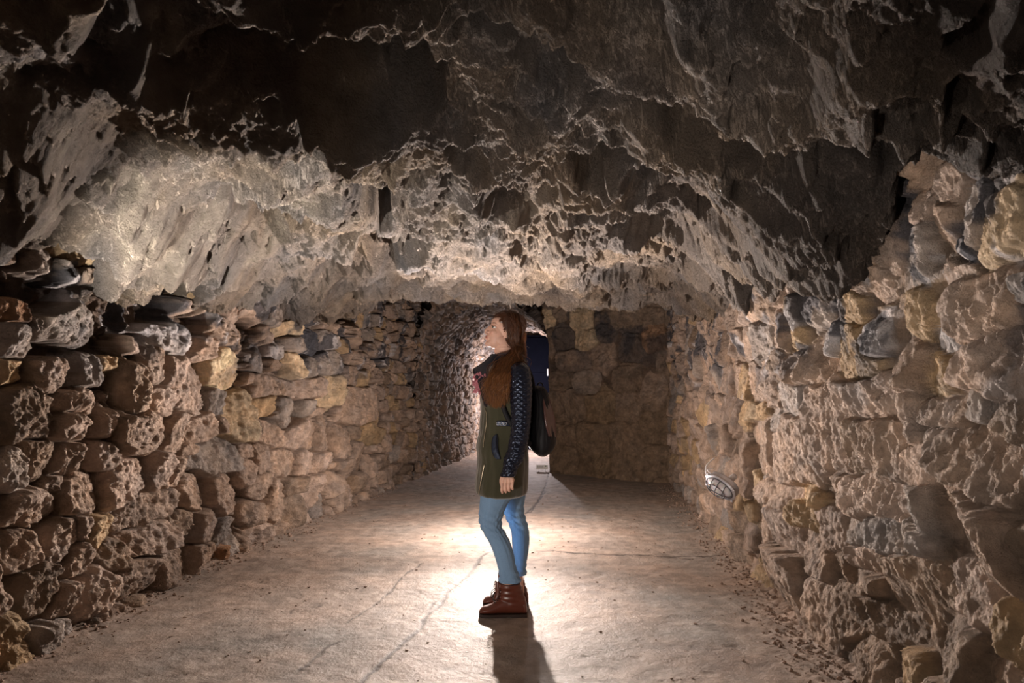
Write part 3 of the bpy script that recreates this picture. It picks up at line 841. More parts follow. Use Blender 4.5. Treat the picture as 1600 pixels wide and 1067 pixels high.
# --- head frame: f forward, u up, r towards the camera side
HC = at(787, 518, YD - 0.01)
tilt, yaw = math.radians(17), math.radians(14)
f0 = np.array([-math.cos(yaw), -math.sin(yaw), 0.0]); side = np.array([math.sin(yaw), -math.cos(yaw), 0.0])
fv = f0 * math.cos(tilt) + np.array([0, 0, 1.0]) * math.sin(tilt)
uv = -f0 * math.sin(tilt) + np.array([0, 0, 1.0]) * math.cos(tilt)
AX = np.array([fv, side, uv])                      # rows: forward, near side, up
def H(a, b, c): return HC + np.array([a, b, c]) @ AX
def blob(a, b, c, rx, ry, rz, n=20): return ellipsoid(H(a, b, c), (rx, ry, rz), AX, n)

def head_parts():
    P = [blob(-0.012, 0, 0.025, 0.092, 0.072, 0.090, 40), blob(0.030, 0, -0.025, 0.055, 0.057, 0.088, 36),
         blob(0.040, 0, 0.035, 0.045, 0.058, 0.045, 30),
         blob(0.060, 0, -0.094, 0.024, 0.024, 0.018), blob(0.040, 0, -0.082, 0.036, 0.040, 0.026, 24), blob(0.010, 0, -0.070, 0.05, 0.052, 0.03, 24)]
    P.append(blob(0.071, 0, -0.058, 0.020, 0.026, 0.024, 24))      # muzzle
    for s_ in (-1, 1):
        P += [blob(0.005, s_ * 0.046, -0.058, 0.036, 0.014, 0.030), blob(0.052, s_ * 0.034, -0.030, 0.028, 0.021, 0.024, 24),
              blob(0.070, s_ * 0.028, 0.020, 0.012, 0.024, 0.007), blob(0.086, s_ * 0.0105, -0.033, 0.010, 0.0065, 0.0065),
              blob(0.0695, s_ * 0.030, 0.0075, 0.0125, 0.0170, 0.0050, 24), blob(0.068, s_ * 0.030, -0.0095, 0.0125, 0.0160, 0.0048, 24),
              ellipsoid(H(-0.008, s_ * 0.070, -0.014), (0.016, 0.006, 0.030), AX), ellipsoid(H(-0.002, s_ * 0.068, -0.036), (0.009, 0.006, 0.010), AX)]
    nose = tube([H(0.074, 0, 0.020), H(0.084, 0, 0.002), H(0.096, 0, -0.018), H(0.103, 0, -0.028), H(0.094, 0, -0.040), H(0.080, 0, -0.044)], [0.008, 0.0075, 0.0085, 0.0095, 0.009, 0.006], 14)
    P.append(nose)
    P.append(tube([H(0.080, -0.020, -0.061), H(0.0885, -0.008, -0.0575), H(0.0895, 0, -0.0590), H(0.0885, 0.008, -0.0575), H(0.080, 0.020, -0.061)], [0.002, 0.0048, 0.0045, 0.0048, 0.002], 10))
    P.append(tube([H(0.079, -0.018, -0.064), H(0.087, -0.007, -0.0690), H(0.088, 0, -0.0695), H(0.087, 0.007, -0.0690), H(0.079, 0.018, -0.064)], [0.002, 0.0050, 0.0055, 0.0050, 0.002], 10))
    # neck
    nb = at(792, 590, YD + 0.0)
    P.append(tube([H(-0.02, 0, -0.01), H(-0.022, 0, -0.07), (nb + H(-0.02, 0, -0.07)) / 2 + np.array([-0.006, 0, 0]), nb, nb - np.array([0, 0, 0.06])], [0.05, 0.054, 0.052, 0.060, 0.075], 28))
    return P

def hand_parts(wx, wy, wz, ysgn, mirror_far=False):
    """relaxed hand hanging down; wrist at (wx,wy,wz); fingers spread along x"""
    P = []
    W0 = np.array([wx, wy, wz])
    def q(dx, dy, dz): return W0 + np.array([dx, dy * ysgn, dz])
    P.append(tube([q(0.004, 0, 0.06), q(0.0, 0, 0.01), q(-0.002, 0, -0.010)], [0.024, 0.022, 0.024], 18, flat=0.75, up=(0, 1, 0)))
    for k, (x, L, r) in enumerate([(-0.030, 0.074, 0.0082), (-0.011, 0.070, 0.0084), (0.008, 0.064, 0.0080), (0.026, 0.052, 0.0070)]):
        k0 = q(x * 0.55, 0.0, -0.012); k1 = q(x, 0.006, -0.040)
        P.append(tube([k0, (k0 + k1) / 2, k1], [0.013, 0.0145, 0.012], 12))
        a = k1; b = a + np.array([-0.002, ysgn * 0.007, -L * 0.36]); c = b + np.array([0.0, -ysgn * 0.006, -L * 0.27]); d = c + np.array([0.002, -ysgn * 0.014, -L * 0.16])
        P.append(tube([a, b, c, d], [r * 1.1, r * 1.05, r * 0.95, r * 0.8], 12))
        P.append(ellipsoid(d, (r * 0.8,) * 3, None, 10))
    # thumb leaves the front edge of the palm, lying towards the thigh
    a = q(-0.016, -0.008, -0.004); b = q(-0.034, -0.020, -0.026); c = q(-0.037, -0.026, -0.048); d = q(-0.033, -0.028, -0.066)
    P.append(tube([a, b, c, d], [0.013, 0.0105, 0.0088, 0.0072], 12)); P.append(ellipsoid(d, (0.0072,) * 3, None, 10))
    return P

body_parts = head_parts()
# torso, arms and legs under the clothes (kept slimmer than the clothes)
def inner(rows, p=2.1): return loft_px(rows, 32, 24, p)
body_parts.append(inner([(570, 776, 808, YD, 0.10), (592, 762, 820, YD, 0.15), (640, 762, 818, YD, 0.13), (680, 764, 812, YD, 0.12), (740, 762, 812, YD, 0.13), (762, 765, 806, YD, 0.11)]))
body_parts.append(inner([(765, 760, 784, YD - .085, 0.06), (821, 755, 779, YD - .085, 0.045), (867, 777, 798, YD - .085, 0.038), (915, 785, 803, YD - .085, 0.032), (935, 786, 806, YD - .085, 0.030)]))
body_parts.append(inner([(765, 788, 812, YD + .085, 0.06), (821, 800, 820, YD + .085, 0.045), (867, 804, 820, YD + .085, 0.038), (900, 808, 817, YD + .085, 0.030), (925, 806, 820, YD + .085, 0.030)]))
wr = at(793.5, 741, YD - 0.235)
sh = at(812, 590, YD - 0.15); el = at(813, 675, YD - 0.22)
body_parts.append(tube([sh, el, wr + np.array([0.004, 0, 0.03])], [0.04, 0.033, 0.024], 16, 20))
body_parts += hand_parts(wr[0], wr[1], wr[2], -1)
sh2 = at(806, 592, YD + 0.15); wr2 = at(778, 741, YD + 0.235)
body_parts.append(tube([sh2, at(806, 672, YD + 0.22), wr2 + np.array([0.004, 0, 0.03])], [0.04, 0.033, 0.024], 16, 20))
body_parts += hand_parts(wr2[0], wr2[1], wr2[2], 1)
Vb, Fb = merge(body_parts)

def skin_col(co):
    q = (co - HC) @ AX.T
    n = len(co); C = np.zeros((n, 3)) + np.array((0.72, 0.45, 0.35))
    def mix(m, c):
        nonlocal C
        m = m[:, None]; C = C * (1 - m) + np.array(c) * m
    f, r_, u = q[:, 0], q[:, 1], q[:, 2]
    head = (np.abs(u) < 0.13) & (f > 0.0)
    for s_ in (-1, 1):
        mix(head * np.exp(-(((f - 0.06) / 0.04) ** 2 + ((r_ - s_ * 0.042) / 0.020) ** 2 + ((u + 0.032) / 0.022) ** 2)) * 0.22, (0.66, 0.28, 0.22))
        # eyebrow and eye-line
        mix(head * (f > 0.05) * np.exp(-(((r_ - s_ * 0.031) / 0.017) ** 4 + ((u - 0.0235 + 9 * (r_ - s_ * 0.028) ** 2) / 0.0036) ** 2)) * 0.9, (0.12, 0.055, 0.03))
        mix(head * (f > 0.05) * np.exp(-(((r_ - s_ * 0.030) / 0.015) ** 4 + ((u - 0.006) / 0.0024) ** 2)) * 0.85, (0.10, 0.05, 0.035))
    mix(head * (f > 0.075) * np.exp(-((r_ / 0.018) ** 4 + ((u + 0.0635) / 0.0085) ** 4)) * 0.8, (0.50, 0.15, 0.13))
    mix(head * (f > 0.07) * np.exp(-((r_ / 0.020) ** 4 + ((u + 0.0635) / 0.0014) ** 2)) * 0.9, (0.20, 0.05, 0.04))
    mix(head * (f > 0.07) * np.exp(-(((np.abs(r_) - 0.008) / 0.0035) ** 2 + ((u + 0.0415) / 0.003) ** 2)) * 0.8, (0.18, 0.06, 0.04))
    return C
body = remeshed('body', Vb, Fb, 0.0026, 3, M_SKIN, person, skin_col)

# eyes
def eye(s_):
    c = H(0.0625, s_ * 0.030, 0.000); V, Fl = ellipsoid(c, (0.0155, 0.0155, 0.0125), AX, 32)
    look = np.array([1.0, 0.30 * s_, 0.10]); look /= np.linalg.norm(look)
    d = ((V - c) @ AX.T); d /= np.linalg.norm(d, axis=1, keepdims=True)
    a = np.arccos(np.clip(d @ look, -1, 1))
    C = np.where((a < 0.26)[:, None], (0.01, 0.01, 0.01), np.where((a < 0.62)[:, None], (0.07, 0.085, 0.06), (0.75, 0.70, 0.68)))
    mesh_np('eye', V, Fl, M_EYE, body, True, C)
eye(1); eye(-1)
# upper lashes
for s_ in (1, -1):
    V, Fl = (tube([H(0.0785, s_ * 0.0175, 0.004), H(0.0815, s_ * 0.026, 0.0075), H(0.0790, s_ * 0.036, 0.0065), H(0.070, s_ * 0.0445, 0.002)], [0.0008, 0.0016, 0.0017, 0.0008], 6, 24))
    mesh_np('eyelash', V, Fl, M_LACE, body, True)

# --- hair: a scalp shell and about a thousand strands swept over the near shoulder
def build_hair():
    rng = random.Random(12)
    parts = []
    cap, cf = ellipsoid(H(-0.016, 0, 0.028), (0.099, 0.079, 0.096), AX, 60)
    q = (cap - HC) @ AX.T
    # pull the shell inside the skull where the face is
    face = ((q[:, 0] > 0.052 + 0.25 * np.abs(q[:, 1]) * 0 - 0.35 * (q[:, 2] - 0.06)) & (q[:, 2] < 0.105)) | ((q[:, 0] > 0.012) & (q[:, 2] < 0.045 - 0.2 * q[:, 0])) | ((q[:, 0] > -0.02) & (q[:, 2] < -0.02))
    c0 = H(-0.016, 0, 0.028)
    cap = np.where(face[:, None], c0 + (cap - c0) * 0.86, cap)
    parts.append((cap, cf)); cols = [np.zeros((len(cap), 3)) + np.array((0.10, 0.036, 0.014))]
    EC = np.array([-0.014, 0, 0.026]); ER = np.array([0.101, 0.081, 0.097])
    def shell(p, k=1.0):
        d = (np.asarray(p) - EC) / ER; L = np.linalg.norm(d)
        return EC + d / L * ER * k if L < k else np.asarray(p)
    nape = at(812, 549, YD - 0.035)
    for i in range(2800):
        near = rng.random() < 0.68
        s_ = 1 if near else -1
        # root along the parting line / hairline
        t = rng.uniform(0, 1)
        fr = 0.083 - 0.122 * t
        root = np.array([fr, 0.006 * s_, 0.0]); 
        # height of skull above that f
        zz = math.sqrt(max(0, 1 - ((fr - EC[0]) / ER[0]) ** 2)) * ER[2] + EC[2]
        root[2] = zz
        if rng.random() < 0.45 and fr > 0.03:
            a = rng.uniform(0.05, 1.12) * rng.uniform(0.93, 1.0); root = np.array([0.072 - 0.052 * a + rng.gauss(0, 0.003), s_ * (0.012 + 0.064 * math.sin(a * 1.4)), 0.094 - 0.090 * a ** 1.4])
            root = shell(root, 1.0)
        lay = rng.uniform(1.0, 1.06)
        crown = rng.random() < 0.42
        if crown:      # strands running straight over the back of the head to the nape
            b_ = rng.uniform(-1.0, 1.0)
            root = np.array([0.045 - 0.09 * rng.random(), b_ * 0.055, 0.12]); root = EC + (root - EC) / ER / np.linalg.norm((root - EC) / ER) * ER * 1.01
        mid = shell([root[0] * 0.45 - 0.028 + rng.gauss(0, 0.006), s_ * rng.uniform(0.066, 0.085), root[2] * 0.30 + 0.022 + rng.gauss(0, 0.012)], 1.0) * 1.0
        mid2 = shell([-0.075 - 0.02 * rng.random(), s_ * rng.uniform(0.02, 0.055), -0.028 + rng.gauss(0, 0.012)], 1.0)
        if crown:
            mid = shell([-0.085 - 0.02 * rng.random(), b_ * 0.062 + rng.gauss(0, 0.008), 0.062 + rng.gauss(0, 0.012)], 1.0)
            mid2 = shell([-0.105, b_ * 0.045 + rng.gauss(0, 0.008), -0.005 + rng.gauss(0, 0.012)], 1.0)
        elif near:
            mid2 = shell([-0.045 - 0.045 * rng.random() + 0.03 * (root[0] > 0.03), rng.uniform(0.045, 0.075), -0.040 + rng.gauss(0, 0.012)], 1.0)
        pts = [H(*(shell(root, lay))), H(*shell((root + mid) / 2 + np.array([-0.004, s_ * 0.012, 0.017]), lay)), H(*shell(mid, lay)), H(*mid2)]
        g = nape + np.array([rng.gauss(0, 0.014) - 0.012, rng.gauss(-0.012, 0.020) * 1.0, rng.gauss(0, 0.010)])
        w = rng.gauss(0, 1)
        px_top = 789 + w * 8; px_end = 776 + w * 8 + rng.gauss(0, 3.5)
        ye = rng.uniform(608, 640) - abs(w) * 5
        g2 = at(px_top + 8, 567 + rng.gauss(0, 3), YD - 0.115 - rng.random() * 0.03)
        g3 = at((px_top + px_end) / 2 + 1 + rng.gauss(0, 2), 590 + rng.gauss(0, 3), YD - 0.185 - rng.random() * 0.03)
        g4 = at(px_end, ye, YD - 0.20 - rng.random() * 0.025)
        g35 = at(px_end + 1 + rng.gauss(0, 2.5), (590 + ye) / 2 + 2, YD - 0.205 - rng.random() * 0.03)
        ph = rng.uniform(0, 6.28); pts += [g, g2, g3, g35, g4]
        P = np.array(pts); T = np.concatenate([[0], np.cumsum(np.linalg.norm(np.diff(P, axis=0), axis=1))])
        tt = np.linspace(0, T[-1], 34); Q = catmull(T, P, tt)
        wav = sstep(0.45, 0.8, tt / T[-1])
        Q[:, 0] += wav * 0.008 * np.sin(tt * 50 + ph * 0.25 + w); Q[:, 1] += wav * 0.004 * np.cos(tt * 48 + ph)
        # keep clear of the skull
        q_ = (Q - HC) @ AX.T
        for k in range(26):
            if k < 22: q_[k] = shell(q_[k], 1.0 + 0.05 * rng.random() * 0.5)
        Q = q_ @ AX + HC
        r = np.interp(tt / T[-1], [0, 0.1, 0.8, 1], [0.0007, 0.0011, 0.0011, 0.0004])
        V, Fl = tube(Q, r, 3, 34)
        parts.append((V, Fl))
        u_ = np.concatenate([np.repeat(np.linspace(0, 1, 34), 3), [0, 1]])[:, None]
        g_ = np.clip(rng.uniform(-0.25, 0.40) + 0.85 * (u_ - 0.5), 0, 1)
        cols.append((1 - g_) * np.array((0.085, 0.030, 0.012)) + g_ * np.array((0.40, 0.17, 0.055)))
    # a few loose wisps behind the head and at the nape
    for i in range(70):
        a = rng.uniform(-0.3, 1.0)
        r0 = shell([-0.11, rng.uniform(-0.05, 0.05), 0.06 * a], 1.0)
        p0 = H(*r0); d = H(-0.118 - rng.uniform(0, 0.012), rng.uniform(-0.05, 0.05), r0[2] - 0.05) 
        p2 = at(818 + rng.gauss(0, 3), 545 + rng.uniform(-10, 12), YD + rng.gauss(0, 0.03))
        parts.append(tube([p0, d, p2], [0.0004, 0.0006, 0.0004], 4, 12))
    for i in range(40):      # coiled lock at the nape
        c0 = at(815 + rng.gauss(0, 1.5), 551 + rng.gauss(0, 4), YD - 0.02 + rng.gauss(0, 0.02))
        pts = [c0 + 0.018 * np.array([math.cos(a), 0.35 * rng.random(), 1.3 * math.sin(a)]) for a in np.linspace(0, 4.6, 8) + rng.uniform(0, 6)]
        parts.append(tube(pts, 0.0014, 4, 16))
    V, Fl = merge(parts)
    C = np.zeros((len(V), 3)) + np.array((0.26, 0.11, 0.045)); cc = np.vstack(cols); C[:len(cc)] = cc
    mesh_np('hair', V, Fl, M_HAIR, person, True, C)
build_hair()

# --- coat
def coat_disp(th, Z, X, Y):
    return 0.0035 * fbm(th * 1.2, Z * 1.2, 4.0, 4, 71) * 2.0 + 0.004 * np.sin(Z * 38 + 2 * np.cos(th)) * sstep(1.12, 0.98, Z) * sstep(0.80, 0.9, Z)
coat_rows = [(558, 777, 812, YD + .01, .060), (568, 766, 820, YD, .105), (577, 758, 825, YD, .150), (590, 752, 829, YD, .175), (612, 750, 832, YD, .180), (640, 751, 830, YD, .168), (668, 749, 827, YD, .152),
             (690, 745.5, 826, YD, .160), (725, 746, 826, YD, .180), (750, 743.5, 825, YD, .190), (764, 742.5, 824, YD, .195), (770, 746, 822, YD, .195), (772.5, 752, 817, YD, .180)]
V, Fl = loft_px(coat_rows, 120, 120, 2.25, coat_disp)
coat = mesh_np('coat', V, Fl, M_COAT, person, True)

def coat_surface(py, frac):
    """point on the camera side of the coat; frac 0 = front edge, 1 = back edge"""
    rows = np.array(sorted(coat_rows)); 
    K = [np.interp(py, rows[:, 0], rows[:, c]) for c in (1, 2, 3, 4)]
    a = at(K[0], py, K[2]); b = at(K[1], py, K[2]); cx = (a[0] + b[0]) / 2; rx = (b[0] - a[0]) / 2
    ex = -1 + 2 * frac; p = 2.25
    ey = max(0.0, 1 - abs(ex) ** p) ** (1 / p)
    return np.array([cx + rx * ex, K[2] - K[3] * ey, (a[2] + b[2]) / 2])
def coat_at(px, py, off=0.006):
    rows = np.array(sorted(coat_rows)); xl = np.interp(py, rows[:, 0], rows[:, 1]); xr = np.interp(py, rows[:, 0], rows[:, 2])
    lo, hi = 0.0, 1.0
    for _ in range(30):
        m = (lo + hi) / 2; P = coat_surface(py, m); ppx = 800 + F * P[0] / (P[1] * math.cos(PITCH) + (P[2] - 1.2) * math.sin(PITCH))
        if ppx < px: lo = m
        else: hi = m
    P = coat_surface((py), m); c = coat_surface(py, 0.5).copy(); c[1] = YD
    n = np.array([P[0] - c[0], (P[1] - YD) * 0.8, 0]); n /= np.linalg.norm(n)
    return P + n * off

def strip(pts_a, pts_b, thick, nsub=24):
    """thin solid band between two polylines"""
    A = np.array(pts_a); B = np.array(pts_b)
    T = np.linspace(0, 1, len(A)); t = np.linspace(0, 1, nsub)
    A = catmull(T, A, t); B = catmull(T, B, t)
    m = 7; V = []
    for k in range(nsub):
        for j in range(m): V.append(A[k] * (1 - j / (m - 1)) + B[k] * (j / (m - 1)))
    V = np.array(V).reshape(nsub, m, 3)
    du = np.gradient(V, axis=0); dv = np.gradient(V, axis=1); n = np.cross(du, dv); n /= np.linalg.norm(n, axis=2, keepdims=True) + 1e-9
    top = V + n * thick / 2; bot = V - n * thick / 2
    allv = np.vstack([top.reshape(-1, 3), bot.reshape(-1, 3)]); o = nsub * m
    Fl = grid_faces(nsub, m).tolist() + [[i + o for i in reversed(f)] for f in grid_faces(nsub, m).tolist()]
    def edge(idx):
        for a, b in zip(idx[:-1], idx[1:]): Fl.append([a, b, b + o, a + o])
    edge([k * m for k in range(nsub)]); edge([k * m + m - 1 for k in range(nsub)]); edge(list(range(m))); edge([(nsub - 1) * m + j for j in range(m)])
    return allv, Fl

# collar and leather lapel, turned open
ca = [at(769, 553, YD - .03), at(757, 565, YD - .03), at(747, 572, YD - .02), at(739.5, 577, YD - .01), at(741, 585, YD - .03), at(746, 594, YD - .06), at(750, 606, YD - .09), at(753, 620, YD - .12), at(757, 634, YD - .15)]
cb = [at(800, 556, YD - .10), at(790, 568, YD - .13), at(779, 578, YD - .15), at(770, 588, YD - .165), at(768, 598, YD - .172), at(767, 607, YD - .178), at(766, 616, YD - .178), at(764, 626, YD - .175), at(760, 636, YD - .170)]
parts = [strip(ca, cb, 0.007, 40)]
fa = [p * np.array([1, -1, 1]) + np.array([0, 2 * YD, 0]) for p in ca]; fb = [p * np.array([1, -1, 1]) + np.array([0, 2 * YD, 0]) for p in cb]
parts.append(strip(fa, fb, 0.007, 40))
# standing collar round the nape
na = [at(777, 553, YD - .075), at(795, 551, YD - .085), at(812, 552, YD - .055), at(818, 554, YD), at(812, 552, YD + .055), at(795, 551, YD + .085)]
nb_ = [at(770, 570, YD - .13), at(796, 568, YD - .135), at(818, 566, YD - .08), at(823, 566, YD), at(818, 566, YD + .08), at(796, 566, YD + .13)]
parts.append(strip(na, nb_, 0.008, 40))
V, Fl = merge(parts)
collar = mesh_np('collar', V, Fl, M_LEATHER, coat, True); tag(collar, 'open black leather collar and lapel')

# zip in two runs, pocket welt, waist tab
def zip_run(pts, w=0.0035):
    P = [coat_at(x, y, 0.006) for x, y in pts]
    base = tube(P, w * 0.7, 6, 40)
    pr = [base]; Q = catmull(np.linspace(0, 1, len(P)), np.array(P), np.linspace(0, 1, 60))
    for k in range(0, 60): pr.append(ellipsoid(Q[k], (w, 0.002, 0.0012), None, 8))
    return merge(pr)
V, Fl = merge([zip_run([(758, 637), (761, 645), (761.5, 656), (760, 668), (757.5, 684), (756.5, 696)], 0.0022), zip_run([(758, 722), (755, 736), (752, 752), (749, 768)], 0.0034)])
mesh_np('zipper', V, Fl, M_ZIP, coat, True)
pk = [coat_at(x, y, 0.004) for x, y in [(776, 676), (771, 680), (768.5, 690), (769, 701), (772, 709), (776, 713)]]
pk2 = [coat_at(x, y, 0.004) for x, y in [(777.5, 676), (776, 684), (776.5, 693), (778, 701), (780.5, 708), (782, 713)]]
V, Fl = strip(pk, pk2, 0.006, 30)
pocket = mesh_np('pocket_welt', V, Fl, M_LEATHER, coat, True)
P = [coat_at(x, y, 0.007) for x, y in [(776, 676), (777.5, 684), (777.5, 693), (779, 702), (782, 713)]]
V, Fl = tube(P, 0.0028, 6, 30); mesh_np('pocket_piping', V, Fl, M_LEATHER, pocket, True)
parts = []
ta = [coat_at(x, 656, 0.007) for x in (777, 783, 790, 797)]; tb = [coat_at(x, 664, 0.007) for x in (777, 783, 790, 797)]
parts.append(strip(ta, tb, 0.006, 16))
V, Fl = merge(parts); tab = mesh_np('waist_tab', V, Fl, M_LEATHER, coat, True)
pr = []
for x in (779, 784, 789): 
    c = coat_at(x, 660, 0.012); loop = [c + 0.009 * np.array([math.cos(a), 0, math.sin(a)]) for a in np.linspace(0, 6.28, 10)]
    pr.append(tube(loop, 0.0016, 6, 24))
V, Fl = merge(pr); mesh_np('buckle', V, Fl, M_STEEL, tab, True)

# quilted sleeves
def quilt(th, Z, X, Y):
    a = th * 3.6 / math.pi * 1.0; b = Z / 0.030
    u = (a + b); v = (a - b)
    du = np.abs(u - np.round(u)); dv = np.abs(v - np.round(v))
    q = np.minimum(du, dv) * 2
    return 0.0065 * np.sqrt(np.clip(q, 0, 1)) - 0.004 + 0.003 * fbm(th, Z, 6, 3, 5) + 0.004 * np.sin(Z * 60 + th * 2) * sstep(1.0, 0.9, Z)
def sleeve(rows):
    V, Fl = loft_px(rows, 144, 260, 2.1, quilt)
    return mesh_np('sleeve', V, Fl, M_LEATHER, coat, True)
sl = sleeve([(566, 803, 818, YD - .125, .030), (571, 799, 824, YD - .150, .055), (580, 797, 828.5, YD - .170, .064), (600, 796, 831, YD - .195, .066), (630, 797.5, 831, YD - .212, .060), (660, 799, 829.5, YD - .220, .057), (690, 795.5, 825, YD - .228, .054), (715, 789, 818, YD - .234, .050), (735, 784, 808.5, YD - .236, .042), (742, 782.5, 805.5, YD - .236, .038), (745, 784, 803, YD - .236, .032)])
tag(sl, 'near sleeve of quilted shiny black leather')
sleeve([(571, 797, 818, YD + .150, .055), (580, 794, 822, YD + .170, .064), (600, 792, 824, YD + .195, .066), (630, 792, 822, YD + .212, .060), (660, 791, 820, YD + .220, .057), (690, 786, 814, YD + .228, .054), (715, 778, 804, YD + .234, .050), (735, 772, 794, YD + .236, .042), (742, 770, 791, YD + .236, .038), (745, 771, 789, YD + .236, .032)])

# scarf bundled in the neck opening
rng = random.Random(4); parts = []
for k in range(16):
    t0 = k / 15
    pts = []
    for j in range(9):
        u = j / 8; x = 742 + 22 * u + 2.5 * math.sin(k * 1.7 + j); y = 585 + 27 * t0 + 3.0 * math.sin(j * 1.4 + k)
        pts.append(at(x - 1.5 * math.sin(t0 * 3), y, YD - .02 - 0.11 * u + 0.008 * rng.random()))
    parts.append(tube(pts, [0.004] + [0.0085] * 7 + [0.004], 8, 30))
V, Fl = merge(parts); mesh_np('scarf', V, Fl, M_SCARF, person, True)

# --- jeans: one garment, hips and two legs
def jean_disp(seed, zk):
    def f(th, Z, X, Y):
        kn = np.exp(-((Z - zk) / 0.075) ** 2); an = np.exp(-((Z - 0.20) / 0.05) ** 2)
        wr = np.sin(Z * 150 + 2.2 * np.cos(th + 0.5) + 3 * fbm(th, Z, 3, 2, seed))
        return 0.0035 * kn * wr + 0.0035 * an * np.sin(Z * 170 + 2 * np.sin(th)) + 0.004 * fbm(th * 1.0, Z * 0.7, 5, 3, seed + 1)
    return f
near = [(762, 751, 806, YD - .085, .085), (775, 750.5, 801, YD - .085, .088), (790, 749.5, 792, YD - .085, .080), (805, 748.5, 786, YD - .087, .068), (821, 750.5, 783.5, YD - .089, .060), (834, 757, 790.5, YD - .090, .057),
        (847, 764.5, 797, YD - .090, .057), (867, 772.5, 803, YD - .090, .056), (885, 777.5, 806, YD - .090, .050), (898, 779.5, 811, YD - .090, .050), (905, 779, 813.5, YD - .090, .051), (909, 779, 814, YD - .090, .051)]
far = [(762, 768, 821, YD + .085, .085), (775, 778, 821, YD + .085, .088), (790, 783, 818.5, YD + .085, .080), (800, 787, 819, YD + .086, .072), (809, 790.5, 821, YD + .088, .065), (821, 796, 824.5, YD + .090, .058), (832, 799, 826.5, YD + .090, .056),
       (847, 800, 827, YD + .090, .056), (862, 801.5, 825.5, YD + .090, .054), (880, 804, 822.5, YD + .090, .048), (890, 804.5, 822, YD + .090, .048), (897, 803, 823, YD + .090, .050)]
hips = [(700, 754, 820, YD, .15), (735, 752, 822, YD, .17), (762, 752, 818, YD, .165), (772, 756, 812, YD, .14)]
parts = [loft_px(near, 80, 150, 2.1, jean_disp(31, 0.50)), loft_px(far, 80, 150, 2.1, jean_disp(44, 0.50)), loft_px(hips, 60, 20, 2.3)]
for pts in ([(768, 775), (767, 795), (766, 815), (772, 838), (784, 862), (792, 885), (795, 903)],):
    pass
V, Fl = merge(parts); jeans = mesh_np('jeans', V, Fl, M_DENIM, person, True)

